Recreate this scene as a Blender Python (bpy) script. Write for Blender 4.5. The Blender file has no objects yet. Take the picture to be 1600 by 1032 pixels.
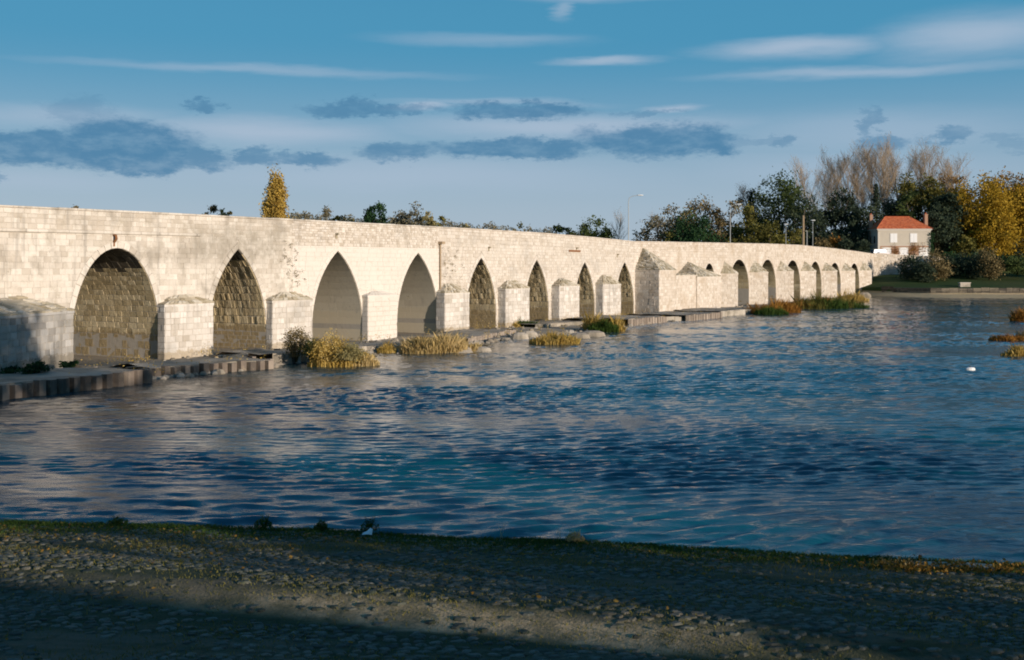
import bpy, math, random
from mathutils import Vector, noise
R = random.Random(7)
C = bpy.context.scene.collection
sc = bpy.context.scene
PI = math.pi
F = 1778.0            # focal length in photo pixels (1600 wide)
CZ = 6.5              # eye height above the water
HY = 420.0            # horizon row

# ------------------------------------------------------------------ camera, sky, sun, exposure
cd = bpy.data.cameras.new('camera'); cam = bpy.data.objects.new('camera', cd); C.objects.link(cam)
cam.location = (0, 0, CZ); cam.rotation_euler = (PI/2, 0, 0)
cd.sensor_width = 36; cd.lens = 36*F/1600; cd.shift_y = -(516-HY)/1600
cd.clip_start = 0.3; cd.clip_end = 9000
sc.camera = cam
SUN_AZ, SUN_EL = math.radians(-40), math.radians(9)     # azimuth counted from +X towards +Y
SD = Vector((math.cos(SUN_AZ)*math.cos(SUN_EL), math.sin(SUN_AZ)*math.cos(SUN_EL), math.sin(SUN_EL)))
sl = bpy.data.lights.new('sun', 'SUN'); so = bpy.data.objects.new('sun', sl); C.objects.link(so)
sl.energy = 5.0; sl.angle = math.radians(0.5); sl.color = (1, .86, .74)
so.rotation_euler = SD.to_track_quat('Z', 'Y').to_euler(); so.location = (60, -30, 60)
sc.view_settings.view_transform = 'Standard'; sc.view_settings.look = 'None'
sc.view_settings.exposure = 0.12; sc.view_settings.gamma = 1
sc.render.use_motion_blur = False
sc.cycles.filter_width = 1.9
sc.cycles.max_bounces = 5; sc.cycles.diffuse_bounces = 3; sc.cycles.transparent_max_bounces = 6
sc.cycles.caustics_reflective = False; sc.cycles.caustics_refractive = False

class NT:                                              # small helper for node trees
    def __init__(s, tree): s.t = tree
    def n(s, typ, **kw):
        nd = s.t.nodes.new(typ)
        for k, v in kw.items(): setattr(nd, k, v)
        return nd
    def put(s, sock, v):
        if isinstance(v, bpy.types.NodeSocket): s.t.links.new(v, sock)
        elif v is not None: sock.default_value = v
    def m(s, op, a, b=None, c=None, clamp=False):
        nd = s.n('ShaderNodeMath', operation=op, use_clamp=clamp)
        s.put(nd.inputs[0], a)
        if b is not None: s.put(nd.inputs[1], b)
        if c is not None: s.put(nd.inputs[2], c)
        return nd.outputs[0]
    def v(s, op, a, b=None, out=0):
        nd = s.n('ShaderNodeVectorMath', operation=op)
        s.put(nd.inputs[0], a)
        if b is not None: s.put(nd.inputs[1], b)
        return nd.outputs[out]
    def ramp(s, x, a, b, c=0., d=1., smooth=True):
        nd = s.n('ShaderNodeMapRange', interpolation_type='SMOOTHSTEP' if smooth else 'LINEAR')
        for i, q in enumerate((x, a, b, c, d)): s.put(nd.inputs[i], q)
        return nd.outputs[0]
    def mix(s, f, a, b, blend='MIX'):
        nd = s.n('ShaderNodeMix', data_type='RGBA', blend_type=blend)
        s.put(nd.inputs[0], f)
        s.put(nd.inputs[6], a if not isinstance(a, tuple) else (*a[:3], 1))
        s.put(nd.inputs[7], b if not isinstance(b, tuple) else (*b[:3], 1))
        return nd.outputs[2]
    def noise(s, vec, scale, detail=3, rough=.5, out=0, dist=0.):
        nd = s.n('ShaderNodeTexNoise'); s.put(nd.inputs['Vector'], vec)
        nd.inputs['Scale'].default_value = scale; nd.inputs['Detail'].default_value = detail
        nd.inputs['Roughness'].default_value = rough; nd.inputs['Distortion'].default_value = dist
        return nd.outputs[out]
    def xyz(s, x, y, z):
        nd = s.n('ShaderNodeCombineXYZ')
        for i, q in enumerate((x, y, z)): s.put(nd.inputs[i], q)
        return nd.outputs[0]
    def sep(s, v):
        nd = s.n('ShaderNodeSeparateXYZ'); s.put(nd.inputs[0], v); return nd.outputs

def srgb(r, g, b):
    f = lambda c: (c/255/12.92 if c/255 <= .04045 else ((c/255+.055)/1.055)**2.4)
    return (f(r), f(g), f(b))

def build_world():
    w = bpy.data.worlds.new('World'); sc.world = w; w.use_nodes = True
    T = NT(w.node_tree); w.node_tree.nodes.clear()
    out = T.n('ShaderNodeOutputWorld'); bg = T.n('ShaderNodeBackground')
    sky = T.n('ShaderNodeTexSky', sky_type='NISHITA'); sky.sun_disc = False
    sky.sun_elevation = SUN_EL; sky.sun_rotation = PI/2 - SUN_AZ
    sky.air_density = 1.0; sky.dust_density = 0.6; sky.ozone_density = 2.0
    d = T.n('ShaderNodeTexCoord').outputs['Generated']
    x, y, z = T.sep(T.v('NORMALIZE', d))
    # angular sky chart: U runs with azimuth, V with elevation (units 1/1778 rad)
    U = T.m('ADD', T.m('MULTIPLY', T.m('ARCTAN2', x, y), F), 800.)
    V = T.m('SUBTRACT', HY, T.m('MULTIPLY', T.m('ARCSINE', z), F))
    P = T.xyz(U, V, 0.)
    nz = T.n('ShaderNodeTexNoise'); nz.inputs['Scale'].default_value = 1.0
    T.put(nz.inputs['Vector'], T.v('MULTIPLY', P, (.014, .034, 0))); nz.inputs['Detail'].default_value = 9; nz.inputs['Roughness'].default_value = .74
    wob = T.v('MULTIPLY', T.v('SUBTRACT', nz.outputs[1], (.5, .5, .5)), (150, 66, 0))
    Pd = T.v('ADD', P, wob)
    nz2 = T.n('ShaderNodeTexNoise'); nz2.inputs['Scale'].default_value = 1.0
    T.put(nz2.inputs['Vector'], T.v('MULTIPLY', P, (.0035, .022, 0))); nz2.inputs['Detail'].default_value = 7; nz2.inputs['Roughness'].default_value = .6
    Ps = T.v('ADD', P, T.v('MULTIPLY', T.v('SUBTRACT', nz2.outputs[1], (.5, .5, .5)), (160, 34, 0)))
    def blobs(src, lst, soft, GR=0.):
        acc = None
        for cx, cy, rx, ry, a in lst:
            q = T.v('MULTIPLY', T.v('SUBTRACT', src, (cx, cy, 0)), (1/rx, 1/ry, 0))
            L = T.v('LENGTH', q, out=1)
            mk = T.ramp(L, 1.0+GR, (1.0-soft)+GR, 0., a)
            acc = mk if acc is None else T.m('MAXIMUM', acc, mk)
        return acc
    dark = blobs(Pd, [(105,246,140,28,.95),(215,236,125,40,1),(235,262,85,24,.95),(300,252,80,22,.85),(405,246,36,16,.8),(475,254,62,15,.85),
                      (328,175,32,11,.8),(30,288,30,8,.5),(580,174,120,13,.85),(815,174,115,17,.95),(620,240,66,17,.85),(800,234,150,19,.95),
                      (1020,222,130,31,1),(1085,226,75,26,1),(1215,230,24,9,.6),(1340,200,18,26,.6),(1360,232,55,13,.7),(1455,226,40,14,.7),
                      (1010,178,70,5,.45),(150,190,60,20,.35),(1530,240,30,12,.35),(1180,226,60,8,.4)], .55, .14)
    lite = blobs(Ps, [(400,122,430,11,.42),(130,200,260,30,.5),(950,97,125,10,.7),(1235,92,200,24,.8),(1500,86,230,50,.75),(1330,128,340,13,.6),
                      (930,4,190,16,.55),(880,22,30,22,.45),(760,66,230,16,.35),(640,172,60,12,.8),(760,165,260,10,.45),(1060,172,60,10,.7),
                      (420,212,300,30,.75),(900,200,420,30,.75),(1050,200,160,24,.55),(1350,215,330,50,.4),(620,276,600,44,.5),(1300,270,320,40,.35),(90,290,260,26,.4)], .95)
    # the same kind of cloud carries on round the rest of the sky
    outm = T.ramp(T.m('ABSOLUTE', T.m('SUBTRACT', U, 800.)), 830., 1100.)
    band = T.m('MULTIPLY', T.ramp(V, 40., 150.), T.ramp(V, 330., 270.))
    gn = T.noise(T.v('MULTIPLY', P, (.0032, .011, 0)), 1., 6, .6)
    gd = T.m('MULTIPLY', T.m('MULTIPLY', T.ramp(gn, .54, .64), band), outm)
    hi = T.noise(T.v('MULTIPLY', P, (.0016, .008, 0)), 1., 5, .6)
    gate = T.m('MAXIMUM', outm, T.ramp(V, -40., -120.))
    gl = T.m('MULTIPLY', T.m('MULTIPLY', T.ramp(hi, .5, .72), .6), gate)
    dark = T.m('MAXIMUM', dark, gd); lite = T.m('MAXIMUM', lite, gl)
    brk = T.ramp(T.noise(T.v('MULTIPLY', P, (.02, .05, 0)), 1., 5, .65), .3, .6, .6, 1.)
    dark = T.m('MULTIPLY', dark, brk)
    # colour
    skyc = T.mix(1., T.v('SCALE', sky.outputs[0], None), (1, 1, 1), 'MULTIPLY')
    scn = [n for n in w.node_tree.nodes if n.bl_idname == 'ShaderNodeVectorMath' and n.operation == 'SCALE'][-1]
    scn.inputs[3].default_value = 1.0
    STR = .1
    k = lambda c, g=1.: tuple(v*g/STR for v in c)
    low = T.ramp(V, 60., 380.)
    clear = T.mix(low, k(srgb(66,142,180)), k(srgb(160,179,198)))
    clear = T.mix(T.ramp(V, 60., -380.), clear, k(srgb(14,94,142)))
    clear = T.mix(.12, clear, skyc)
    col = T.mix(lite, clear, k(srgb(168,184,203)))
    col = T.mix(T.m('MULTIPLY', dark, .92), col, k(srgb(74,124,160)))
    T.put(bg.inputs[0], col); bg.inputs[1].default_value = STR
    w.node_tree.links.new(bg.outputs[0], out.inputs[0])
build_world()

# ------------------------------------------------------------------ helpers
def mat(name, fn, rough=.85, spec=.3):
    m = bpy.data.materials.new(name); m.use_nodes = True; t = m.node_tree
    b = t.nodes['Principled BSDF']; b.inputs['Roughness'].default_value = rough
    b.inputs['Specular IOR Level'].default_value = spec
    fn(NT(t), b); return m
def obj_co(T): return T.n('ShaderNodeTexCoord').outputs['Object']
def geo_pos(T): return T.n('ShaderNodeNewGeometry').outputs['Position']
def attr(T, nm): return T.n('ShaderNodeAttribute', attribute_name=nm).outputs['Fac']
def bump(T, b, h, strength=.3, dist=.05):
    n = T.n('ShaderNodeBump'); n.inputs['Strength'].default_value = strength; n.inputs['Distance'].default_value = dist
    T.put(n.inputs['Height'], h); T.put(b.inputs['Normal'], n.outputs[0])

class MB:
    def __init__(s): s.v = []; s.f = []; s.t = []; s.m = []
    def face(s, pts, tone=.5, mi=0):
        i = len(s.v); s.v.extend([tuple(p) for p in pts]); s.f.append(tuple(range(i, i+len(pts)))); s.t.append(tone); s.m.append(mi)
    def idx(s, vs, fs, tone=.5, mi=0):
        i = len(s.v); s.v.extend(vs)
        for f in fs: s.f.append(tuple(i+k for k in f)); s.t.append(tone); s.m.append(mi)
    def box(s, x0, x1, y0, y1, z0, z1, tone=.5, mi=0):
        vs = [(x, y, z) for z in (z0, z1) for y in (y0, y1) for x in (x0, x1)]
        s.idx(vs, [(0,2,3,1),(4,5,7,6),(0,1,5,4),(2,6,7,3),(0,4,6,2),(1,3,7,5)], tone, mi)
    def tube(s, pts, radii, n=6, tone=.5, mi=0, cap=True):
        rings = []; base = len(s.v); pts = [Vector(p) for p in pts]
        up0 = None
        for i, p in enumerate(pts):
            d = (pts[min(i+1, len(pts)-1)]-pts[max(i-1, 0)]).normalized()
            a = d.cross(Vector((.31, .17, .93)) if abs(d.z) < .9 else Vector((1, .1, 0))).normalized() if up0 is None else (up0 - d*up0.dot(d)).normalized()
            up0 = a; b = d.cross(a)
            for k in range(n):
                q = 2*PI*k/n; s.v.append(tuple(p + (a*math.cos(q)+b*math.sin(q))*radii[i]))
        for i in range(len(pts)-1):
            for k in range(n):
                s.f.append((base+i*n+k, base+i*n+(k+1) % n, base+(i+1)*n+(k+1) % n, base+(i+1)*n+k)); s.t.append(tone); s.m.append(mi)
        if cap:
            s.f.append(tuple(base+(len(pts)-1)*n+k for k in range(n))); s.t.append(tone); s.m.append(mi)
    def quadstone(s, c, nrm, h, g=.012, bv=.03, tone=.5, mi=0, rnd=None):
        """c: four corners counter-clockwise seen from outside; block h proud with chamfered rim"""
        c = [Vector(p) for p in c]; ctr = sum(c, Vector())/4; nv = Vector(nrm)
        def ins(d):
            r = []
            for p in c:
                q = p-ctr; L = q.length; r.append(ctr + q*max(.15, 1-d*1.35/max(L, .05)))
            return r
        a = ins(g); b = ins(g+bv)
        j = [h*(1+(rnd.uniform(-.3, .3) if rnd else 0)) for _ in range(4)]
        hb = h - min(bv, h*.7)
        vs = [tuple(p-nv*.02) for p in a]+[tuple(p+nv*hb) for p in a]+[tuple(p+nv*jj) for p, jj in zip(b, j)]
        fs = [(8,9,10,11)]
        for k in range(4):
            l = (k+1) % 4; fs += [(k, l, 4+l, 4+k), (4+k, 4+l, 8+l, 8+k)]
        s.idx(vs, fs, tone, mi)
    def build(s, name, mats, parent=None, smooth=False):
        me = bpy.data.meshes.new(name); me.from_pydata(s.v, [], s.f)
        if not isinstance(mats, (list, tuple)): mats = [mats]
        for m in mats: me.materials.append(m)
        at = me.attributes.new('tone', 'FLOAT', 'FACE'); at.data.foreach_set('value', s.t)
        if len(mats) > 1: me.polygons.foreach_set('material_index', s.m)
        if smooth: me.polygons.foreach_set('use_smooth', [True]*len(s.f))
        o = bpy.data.objects.new(name, me); C.objects.link(o)
        if parent is not None: o.parent = parent
        return o

def tag(o, label=None, cat=None, group=None, kind=None):
    if label: o['label'] = label
    if cat: o['category'] = cat
    if group: o['group'] = group
    if kind: o['kind'] = kind
    return o
def empty(name, loc=(0, 0, 0), rz=0., **kw):
    o = bpy.data.objects.new(name, None); C.objects.link(o); o.location = loc; o.rotation_euler = (0, 0, rz)
    o.empty_display_size = .3
    return tag(o, **kw)
def lerp(a, b, t): return a+(b-a)*t
def table(x, T_):
    if x <= T_[0][0]: return T_[0][1]
    for (a, fa), (b, fb) in zip(T_, T_[1:]):
        if x <= b: return lerp(fa, fb, (x-a)/(b-a))
    return T_[-1][1]
def sst(x, a, b):
    t = min(1, max(0, (x-a)/(b-a))); return t*t*(3-2*t)
def at(px, Y): return (px-800)/F*Y                     # world X of a picture column at distance Y
def zat(py, Y): return CZ-(py-HY)/F*Y

# bridge frame: origin on the downstream face, x runs along the face, y goes into the bridge
TH = math.atan2(F, 975.); CT, ST = math.cos(TH), math.sin(TH)
BY = F*6/140; BX = (180-800)/F*BY
def S(px, y=0.):
    u = (px-800)/F; return (u*(BY+y*CT)-BX+y*ST)/(CT-u*ST)
def Wd(s, y): return (BX+s*CT-y*ST, BY+s*ST+y*CT)
def ZB(px, py, y=0.):
    s = S(px, y); return CZ-(py-HY)/F*(BY+s*ST+y*CT)
def Wl(X, Y):
    a, b = X-BX, Y-BY; return (a*CT+b*ST, -a*ST+b*CT)

# ------------------------------------------------------------------ materials
def stone_fn(cols, stain=.35, grey=(.30,.285,.25), bmp=.35, streak=.0, low=None, wash=False):
    def fn(T, b):
        co = obj_co(T); t = attr(T, 'tone')
        c = T.mix(T.ramp(t, 0., .5, smooth=False), cols[0], cols[1]); c = T.mix(T.ramp(t, .5, 1., smooth=False), c, cols[2])
        n1 = T.noise(co, .35, 5, .6); n2 = T.noise(co, 3.2, 4, .6); n3 = T.noise(co, 14., 3, .6)
        c = T.mix(T.m('MULTIPLY', T.ramp(n1, .48, .68), stain), c, grey)
        c = T.mix(T.ramp(n2, .55, .75, 0., .35), c, (.38,.31,.2))
        c = T.mix(T.ramp(n3, .58, .8, 0., .5), c, (.2,.17,.12))
        pit = T.noise(co, 5.5, 2, .5); c = T.mix(T.ramp(pit, .70, .76, 0., .55), c, (.16,.135,.09))
        sf = T.noise(co, .9, 6, .7); c = T.mix(T.ramp(sf, .5, .75, 0., stain*.9), c, (.36,.31,.23))
        if wash:
            px_, py_, pz_ = T.sep(co); q = T.m('ADD', sf, T.m('MULTIPLY', n2, .4))
            mk = T.m('MULTIPLY', T.m('MULTIPLY', T.ramp(px_, 5.5, 8.), T.ramp(px_, 18., 16.5)), T.m('MULTIPLY', T.ramp(pz_, 5.6, 8.3), T.ramp(pz_, 10., 9.2)))
            c = T.mix(T.m('MULTIPLY', mk, T.ramp(q, .45, .85, .1, .75)), c, (.31,.275,.215))
        if streak:
            sn = T.noise(T.v('MULTIPLY', co, (2.2, 2.2, .18)), 1., 4, .6)
            c = T.mix(T.ramp(sn, .52, .72, 0., streak), c, (.21,.19,.16))
        if low:
            z = T.sep(co)[2]; zz = T.m('ADD', z, T.m('MULTIPLY', T.m('SUBTRACT', n2, .5), .9))
            c = T.mix(T.ramp(zz, low[0], low[0]+.15, low[2], 0.), c, low[1])
        T.put(b.inputs['Base Color'], c)
        bump(T, b, T.m('ADD', n2, T.m('MULTIPLY', n3, .6)), bmp, .06)
    return fn
M = {}
M['ashlar'] = mat('ashlar_stone', stone_fn([(.42,.36,.28),(.57,.515,.43),(.68,.63,.54)], .9, grey=(.33,.29,.23), streak=.45, wash=True, low=(.5,(.33,.27,.18),.7)))
M['newstone'] = mat('fresh_ashlar', stone_fn([(.60,.55,.475),(.64,.585,.50),(.67,.61,.53)], .08, bmp=.12))
M['rubble'] = mat('rubble_stone', stone_fn([(.46,.395,.31),(.57,.51,.425),(.66,.605,.52)], .3, streak=.1))
M['coarse'] = mat('coarse_ashlar', stone_fn([(.45,.38,.29),(.56,.49,.40),(.66,.60,.51)], .45, grey=(.4,.3,.19), streak=.15))
M['pier'] = mat('pier_stone', stone_fn([(.42,.37,.30),(.57,.525,.455),(.69,.65,.58)], .5, streak=.45, low=(.6,(.34,.27,.17),.7)))
M['vault'] = mat('vault_stone', stone_fn([(.42,.33,.18),(.62,.50,.29),(.76,.64,.41)], .4, grey=(.24,.2,.13), bmp=1., low=(1.9,(.36,.27,.14),.85)))
M['crown_shade_wall'] = mat('vault_shade_and_wall_stone', stone_fn([(.05,.045,.035),(.10,.085,.06),(.2,.17,.12)], .5, grey=(.05,.045,.04), bmp=.8))  # near-black tone: painted shade at vault crowns, plain stone in the bank wall
M['render'] = mat('vault_concrete', stone_fn([(.60,.53,.40),(.64,.57,.43),(.67,.60,.46)], .35, grey=(.47,.42,.32), bmp=.15, streak=.2, low=(2.6,(.64,.55,.39),.8)))
M['mortar'] = mat('lime_mortar', stone_fn([(.42,.37,.29),(.48,.43,.35),(.52,.47,.39)], .3))
M['pier_shade'] = mat('shade_toned_pier_stone', stone_fn([(.24,.225,.2),(.36,.34,.30),(.48,.46,.42)], .6, grey=(.19,.18,.155), streak=.7, low=(1.2,(.2,.17,.12),.7)))  # stained pier stone, toned darker as painted shade on the left pier
M['capstone'] = mat('mossy_cap_stone', stone_fn([(.30,.25,.16),(.47,.41,.30),(.60,.55,.45)], .5, grey=(.2,.19,.12), bmp=.7, streak=.2))
M['concrete'] = mat('apron_concrete', stone_fn([(.20,.17,.125),(.32,.275,.21),(.46,.41,.33)], .7, grey=(.10,.09,.06), bmp=.9))
M['pile'] = mat('rusty_sheet_piling', stone_fn([(.06,.05,.04),(.19,.15,.115),(.34,.28,.22)], .4, grey=(.06,.05,.04), bmp=.5, streak=.4), .8)
def plain(name, col, rough=.8, var=.25, scale=4., spec=.3, metal=0.):
    def fn(T, b):
        n = T.noise(obj_co(T), scale, 4, .6)
        lo = tuple(c*(1-var) for c in col); hi = tuple(min(1, c*(1+var)) for c in col)
        T.put(b.inputs['Base Color'], T.mix(n, lo, hi)); b.inputs['Metallic'].default_value = metal
        bump(T, b, n, .15, .02)
    return mat(name, fn, rough, spec)
M['rust'] = plain('rusted_iron', (.22,.10,.04), .75, .4, 9.)
M['iron'] = plain('dark_iron', (.08,.07,.06), .6, .3, 9.)
M['galv'] = plain('galvanised_steel', (.36,.38,.36), .45, .1, 6.)
M['lampglass'] = plain('lamp_lens', (.75,.76,.72), .25, .05, 3.)
M['wood'] = plain('weathered_wood', (.30,.22,.13), .85, .3, 6.)
M['bark'] = plain('bark', (.11,.085,.06), .9, .35, 5.)
M['barkpale'] = plain('pale_bark', (.36,.27,.17), .9, .3, 4.)
M['white'] = plain('white_paint', (.78,.77,.73), .5, .05, 2.)
M['carglass'] = plain('car_glass', (.03,.04,.05), .1, .1, 2., .6)
M['tyre'] = plain('tyre_rubber', (.03,.03,.03), .8, .1, 5.)
M['pink'] = plain('pale_car_paint', (.78,.72,.70), .3, .03, 2., .5)
M['greycar'] = plain('grey_van_paint', (.36,.40,.43), .35, .05, 2., .5)
M['tile'] = mat('clay_tile', stone_fn([(.40,.085,.03),(.54,.13,.045),(.62,.18,.065)], .15, grey=(.28,.08,.04), bmp=.3), .8)
M['housewall'] = mat('rough_house_stone', stone_fn([(.42,.37,.28),(.52,.46,.36),(.60,.54,.43)], .25, bmp=.5))
M['brick'] = mat('chimney_brick', stone_fn([(.30,.15,.09),(.38,.22,.14),(.42,.27,.18)], .2), .85)
M['trim'] = plain('pale_render', (.6,.55,.46), .8, .08, 3.)

def leaf_mat(name, c0, c1, c2, trans=.3):
    def fn(T, b):
        t = attr(T, 'tone'); n = T.noise(geo_pos(T), .35, 3, .6)
        c = T.mix(T.ramp(t, 0., .5, smooth=False), c0, c1); c = T.mix(T.ramp(t, .5, 1., smooth=False), c, c2)
        c = T.mix(T.ramp(n, .4, .7, 0., .5), c, c0)
        T.put(b.inputs['Base Color'], c)
        tr = T.n('ShaderNodeBsdfTranslucent'); T.put(tr.inputs[0], c)
        ms = T.n('ShaderNodeMixShader'); ms.inputs[0].default_value = trans
        o = T.t.nodes['Material Output']
        T.t.links.new(b.outputs[0], ms.inputs[1]); T.t.links.new(tr.outputs[0], ms.inputs[2]); T.t.links.new(ms.outputs[0], o.inputs[0])
    return mat(name, fn, .8, .15)
L = {
 'gold': leaf_mat('golden_leaves', (.30,.19,.04), (.50,.34,.07), (.62,.46,.13)),
 'yellow': leaf_mat('yellow_leaves', (.18,.12,.015), (.42,.27,.022), (.58,.38,.045)),
 'orange': leaf_mat('orange_leaves', (.15,.08,.015), (.33,.18,.03), (.40,.25,.06)),
 'green': leaf_mat('mid_green_leaves', (.035,.055,.02), (.08,.11,.03), (.13,.155,.045)),
 'deep': leaf_mat('deep_green_leaves', (.012,.035,.016), (.03,.075,.026), (.055,.115,.036)),
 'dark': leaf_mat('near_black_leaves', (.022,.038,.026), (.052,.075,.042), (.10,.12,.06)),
 'olive': leaf_mat('olive_leaves', (.08,.08,.02), (.17,.155,.035), (.26,.225,.055)),
 'grey': leaf_mat('grey_green_leaves', (.12,.11,.065), (.22,.195,.12), (.31,.275,.17)),
 'brown': leaf_mat('brown_leaves', (.11,.085,.035), (.22,.165,.07), (.32,.25,.115)),
 'pale': leaf_mat('pale_yellow_leaves', (.22,.19,.08), (.34,.29,.12), (.42,.36,.18)),
 'straw': leaf_mat('straw_grass', (.34,.25,.09), (.58,.43,.18), (.72,.58,.32)),
 'ochre': leaf_mat('ochre_scrub', (.26,.18,.035), (.52,.36,.09), (.66,.50,.19)),
 'rustweed': leaf_mat('rust_coloured_weed', (.20,.08,.015), (.36,.17,.03), (.44,.26,.06)),
 'grass': leaf_mat('bank_grass', (.02,.045,.008), (.05,.095,.015), (.10,.15,.03)),
}

# ------------------------------------------------------------------ terrain
def quay_edge(X):
    return table(X, [(-400,62.),(-120,34.),(-60,29.5),(-11.3,25.2),(-4.1,24.4),(1.3,23.4),(6.3,22.3),(9.7,21.6),(14,20.8),(25,20.2),(60,22.),(110,27.),(400,40.)])
def quay_z(X, Y):
    d = quay_edge(X)-Y
    z = table(d, [(0,.86),(.8,.95),(6.4,1.47),(8.6,1.56),(10.5,1.7),(16,2.45),(24,3.5),(300,6.)])
    g = Y-(15.7-.3*X)+.25*noise.noise(Vector((X*.4, 0, 7)))            # ledge added with a sun-facing slope to brighten the streak
    z += table(g, [(-.6,0),(.3,.24),(1.0,.2),(3.4,0)])*sst(abs(X), 60, 30)
    return z + .04*noise.noise(Vector((X*.35, Y*.5, 0))) + .02*noise.noise(Vector((X*1.3, Y*2, 3)))
def shore(X): return table(X, [(-3000,330.),(-60,320.),(40,312.),(74,303.),(84,276.),(90,258.),(97,250.),(150,246.),(400,240.),(3000,200.)])
def bank_z(X, Y):
    b = Y-shore(X)
    z = table(b, [(-20,-1.6),(0,-.02),(4,.3),(13,.85),(13.7,1.9),(30,3.2),(46,4.6),(80,8.0),(130,8.6),(6000,9)])
    if X < 84: z = min(z, table(b, [(-20,-1.6),(0,-.02),(20,3.),(6000,7.)]))
    fill = sst(Y, 301.6, 303.2)*sst(X, 86, 90)*(1-sst(X, 118, 150))
    z = lerp(z, max(z, 8.7), fill)
    return z + (.25*noise.noise(Vector((X*.05, Y*.05, 0))) if b > 14 else .05*noise.noise(Vector((X*.2, Y*.2, 0))))

def sheet(name, xs, ys, fz, m, smooth=True, ok=None):
    mb = MB(); nx = len(xs)
    mb.v = [(x, y, fz(x, y)) for y in ys for x in xs]
    for j in range(len(ys)-1):
        for i in range(nx-1):
            mb.f.append((j*nx+i, j*nx+i+1, (j+1)*nx+i+1, (j+1)*nx+i)); mb.t.append(.5); mb.m.append(0)
    return mb.build(name, m, None, smooth)

def quay_fn(T, b):
    p = geo_pos(T)
    n1 = T.noise(T.v('MULTIPLY', p, (.18,.9,.5)), 1., 5, .65); n2 = T.noise(p, 3., 4, .6); n3 = T.noise(p, 22., 3, .7)
    c = T.mix(n3, (.024,.032,.013), (.08,.085,.042))
    c = T.mix(T.ramp(n1, .42, .62, 0., .8), c, (.12,.105,.075))
    c = T.mix(T.ramp(n2, .5, .7, 0., .75), c, (.03,.042,.018))
    px_, py_, pz_ = T.sep(p)
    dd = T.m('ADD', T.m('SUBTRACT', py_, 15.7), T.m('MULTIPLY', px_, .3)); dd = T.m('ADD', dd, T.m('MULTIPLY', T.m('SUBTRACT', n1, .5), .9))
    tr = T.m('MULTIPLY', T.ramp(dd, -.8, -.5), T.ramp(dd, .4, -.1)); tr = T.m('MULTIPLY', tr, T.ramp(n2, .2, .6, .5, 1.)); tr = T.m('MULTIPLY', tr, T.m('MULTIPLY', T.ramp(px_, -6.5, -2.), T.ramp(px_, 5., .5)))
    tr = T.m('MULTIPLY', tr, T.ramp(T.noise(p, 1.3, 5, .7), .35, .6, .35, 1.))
    c = T.mix(tr, c, T.mix(n3, (.28,.21,.12), (.54,.42,.26)))  # pale sand colour painted in for the streak of sunlight
    T.put(b.inputs['Base Color'], c); bump(T, b, T.m('ADD', n2, n3), .6, .04)
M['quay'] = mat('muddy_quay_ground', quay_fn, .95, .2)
def bank_fn(T, b):
    p = geo_pos(T); x, y, z = T.sep(p)
    n1 = T.noise(p, .06, 4, .6); n2 = T.noise(p, .9, 4, .6)
    g = T.mix(n2, (.02,.045,.012), (.055,.085,.022)); g = T.mix(T.ramp(n1, .45, .65, 0., .5), g, (.09,.09,.03))
    s = T.mix(n2, (.46,.33,.17), (.62,.46,.26)); s = T.mix(T.ramp(n1, .5, .6, 0., .2), s, (.2,.19,.08))
    c = T.mix(T.ramp(T.m('ADD', z, T.m('MULTIPLY', n2, .2)), 1.0, 1.3), s, g)
    T.put(b.inputs['Base Color'], c); bump(T, b, n2, .5, .2)
M['bank'] = mat('grass_and_sand_bank', bank_fn, .95, .1)

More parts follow.
